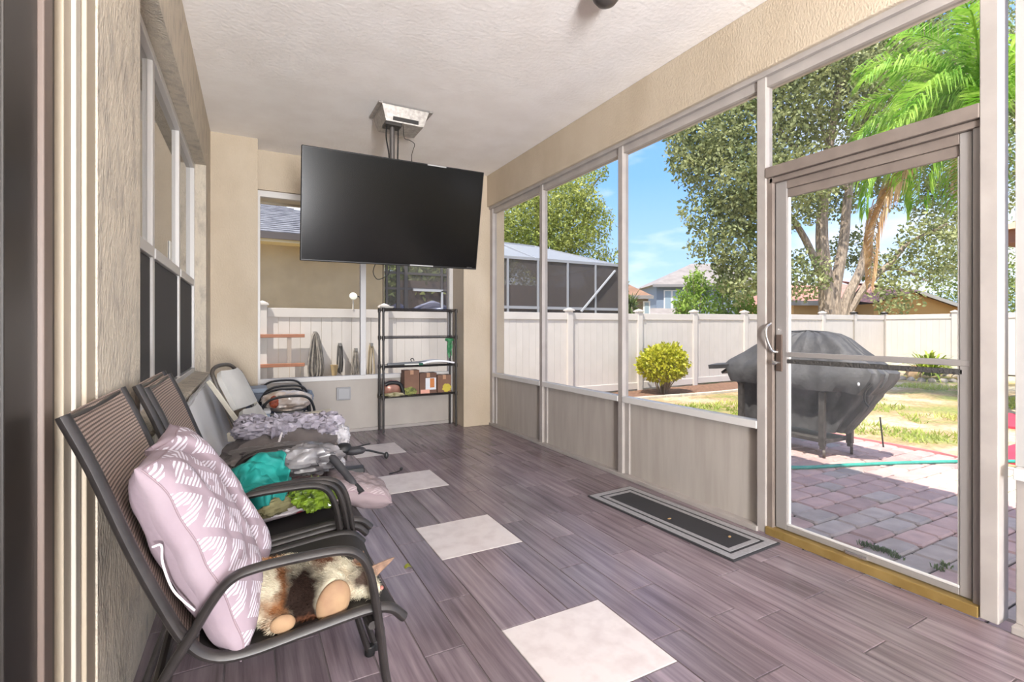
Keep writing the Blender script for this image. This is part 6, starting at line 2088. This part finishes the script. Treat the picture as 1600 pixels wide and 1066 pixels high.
# ------------------------------------------------------------------ things hung on the far fence
lad = thing('ladder', (0.6, 8.3, .5), 'orange ladder hung sideways on the fence beyond the end opening', 'ladder')
ORG = mat('orange_fibreglass', (166, 110, 80), .5, c2=(150, 96, 68), scale=6)
for v_ in (525, 571):
    p_ = py(440, v_, 8.30)
    MB().box((-2.2, 8.27, p_.z - .026), (py(476, 525, 8.3).x, 8.33, p_.z + .026)).build('rail', ORG, lad, bevel=.004)
z0, z1 = py(440, 571, 8.3).z, py(440, 525, 8.3).z
for x in (-1.9, -1.6, -1.3, -1.0, -.7, -.4, -.08, py(452, 550, 8.3).x):
    MB().box((x - .03, 8.28, z0), (x + .03, 8.32, z1)).build('rung', mat('grey_rung', (164, 150, 138), .5, metal=.4), lad)
def loops(name, u_, v0, v1, w, n, r, m, label, cat):
    a, c_ = py(u_, v0, 8.34), py(u_, v1, 8.34)
    b = MB()
    for k in range(n):
        ww = w * random.uniform(.4, 1.0)
        xo = random.uniform(-.03, .03)
        bot = c_.z + random.uniform(0, .10)
        y = 8.33 - k * .006
        b.tube(spline([(a.x + xo, y, a.z), (a.x + xo - ww * .6, y - .01, (a.z * .4 + bot * .6)), (a.x + xo - ww * .5, y, bot + .08), (a.x + xo, y, bot), (a.x + xo + ww * .5, y, bot + .08), (a.x + xo + ww * .6, y - .01, (a.z * .4 + bot * .6))], 4, closed=True), r, 6, closed=True)
    o = b.build(name, m, None, smooth=True)
    tag(o, label, cat)
    hk = MB().box((a.x - .02, 8.28, a.z - .03), (a.x + .02, 8.40, a.z + .02)).build('wall_hook', mat('hook_grey', (120, 118, 114), .5), o)
HOSEG = mat('grey_cord', (150, 142, 132), .6, c2=(112, 106, 98), scale=14)
loops('hose_coil', 492, 520, 602, .16, 16, .013, HOSEG, 'thick grey coiled hose hanging on the fence beside the ladder', 'hose')
loops('cord_coil', 531, 538, 588, .05, 5, .008, mat('dark_cord', (92, 88, 84), .6), 'slim dark cord looped on the fence right of the coiled hose', 'cord')
loops('cord_coil', 556, 546, 600, .09, 7, .008, HOSEG, 'grey cord looped on the fence beside the window post', 'cord')
loops('cord_coil', 580, 538, 600, .06, 6, .010, mat('tan_cord', (160, 146, 122), .7), 'tan cord looped on the fence left of the metal rack', 'cord')
p_ = py(522, 577, 8.33)
tag(MB().lathe([(.035, -.10), (.06, .06), (.065, .07), (.05, .07), (.03, -.08)], (p_.x, 8.31, p_.z), 16).build('flower_pot', mat('tan_pot', (186, 162, 120), .7), smooth=True), 'small tan pot hanging on the fence under the cords', 'pot')
p_ = py(552, 463, 8.36)
sl = thing('solar_light', (p_.x, 8.36, 1.5), 'small pale solar lamp on a stalk above the fence rail', 'lamp')
MB().tube([(p_.x, 8.37, 1.49), (p_.x, 8.37, p_.z - .03)], .012, 8).build('stalk', mat('pale_stalk', (196, 190, 178), .5), sl, smooth=True)
MB().lathe([(.03, -.025), (.062, -.01), (.062, .01), (.03, .02)], (p_.x, 8.36, p_.z), 16, Matrix.Rotation(1.2, 3, 'X')).build('head', mat('pale_lamp_head', (214, 216, 200), .4), sl, smooth=True)
MB().tube(spline([(p_.x + .04, 8.37, p_.z), (p_.x + .10, 8.37, p_.z - .01), (p_.x + .11, 8.37, p_.z - .10)], 4), .010, 6).build('bracket', BLK, sl, smooth=True)
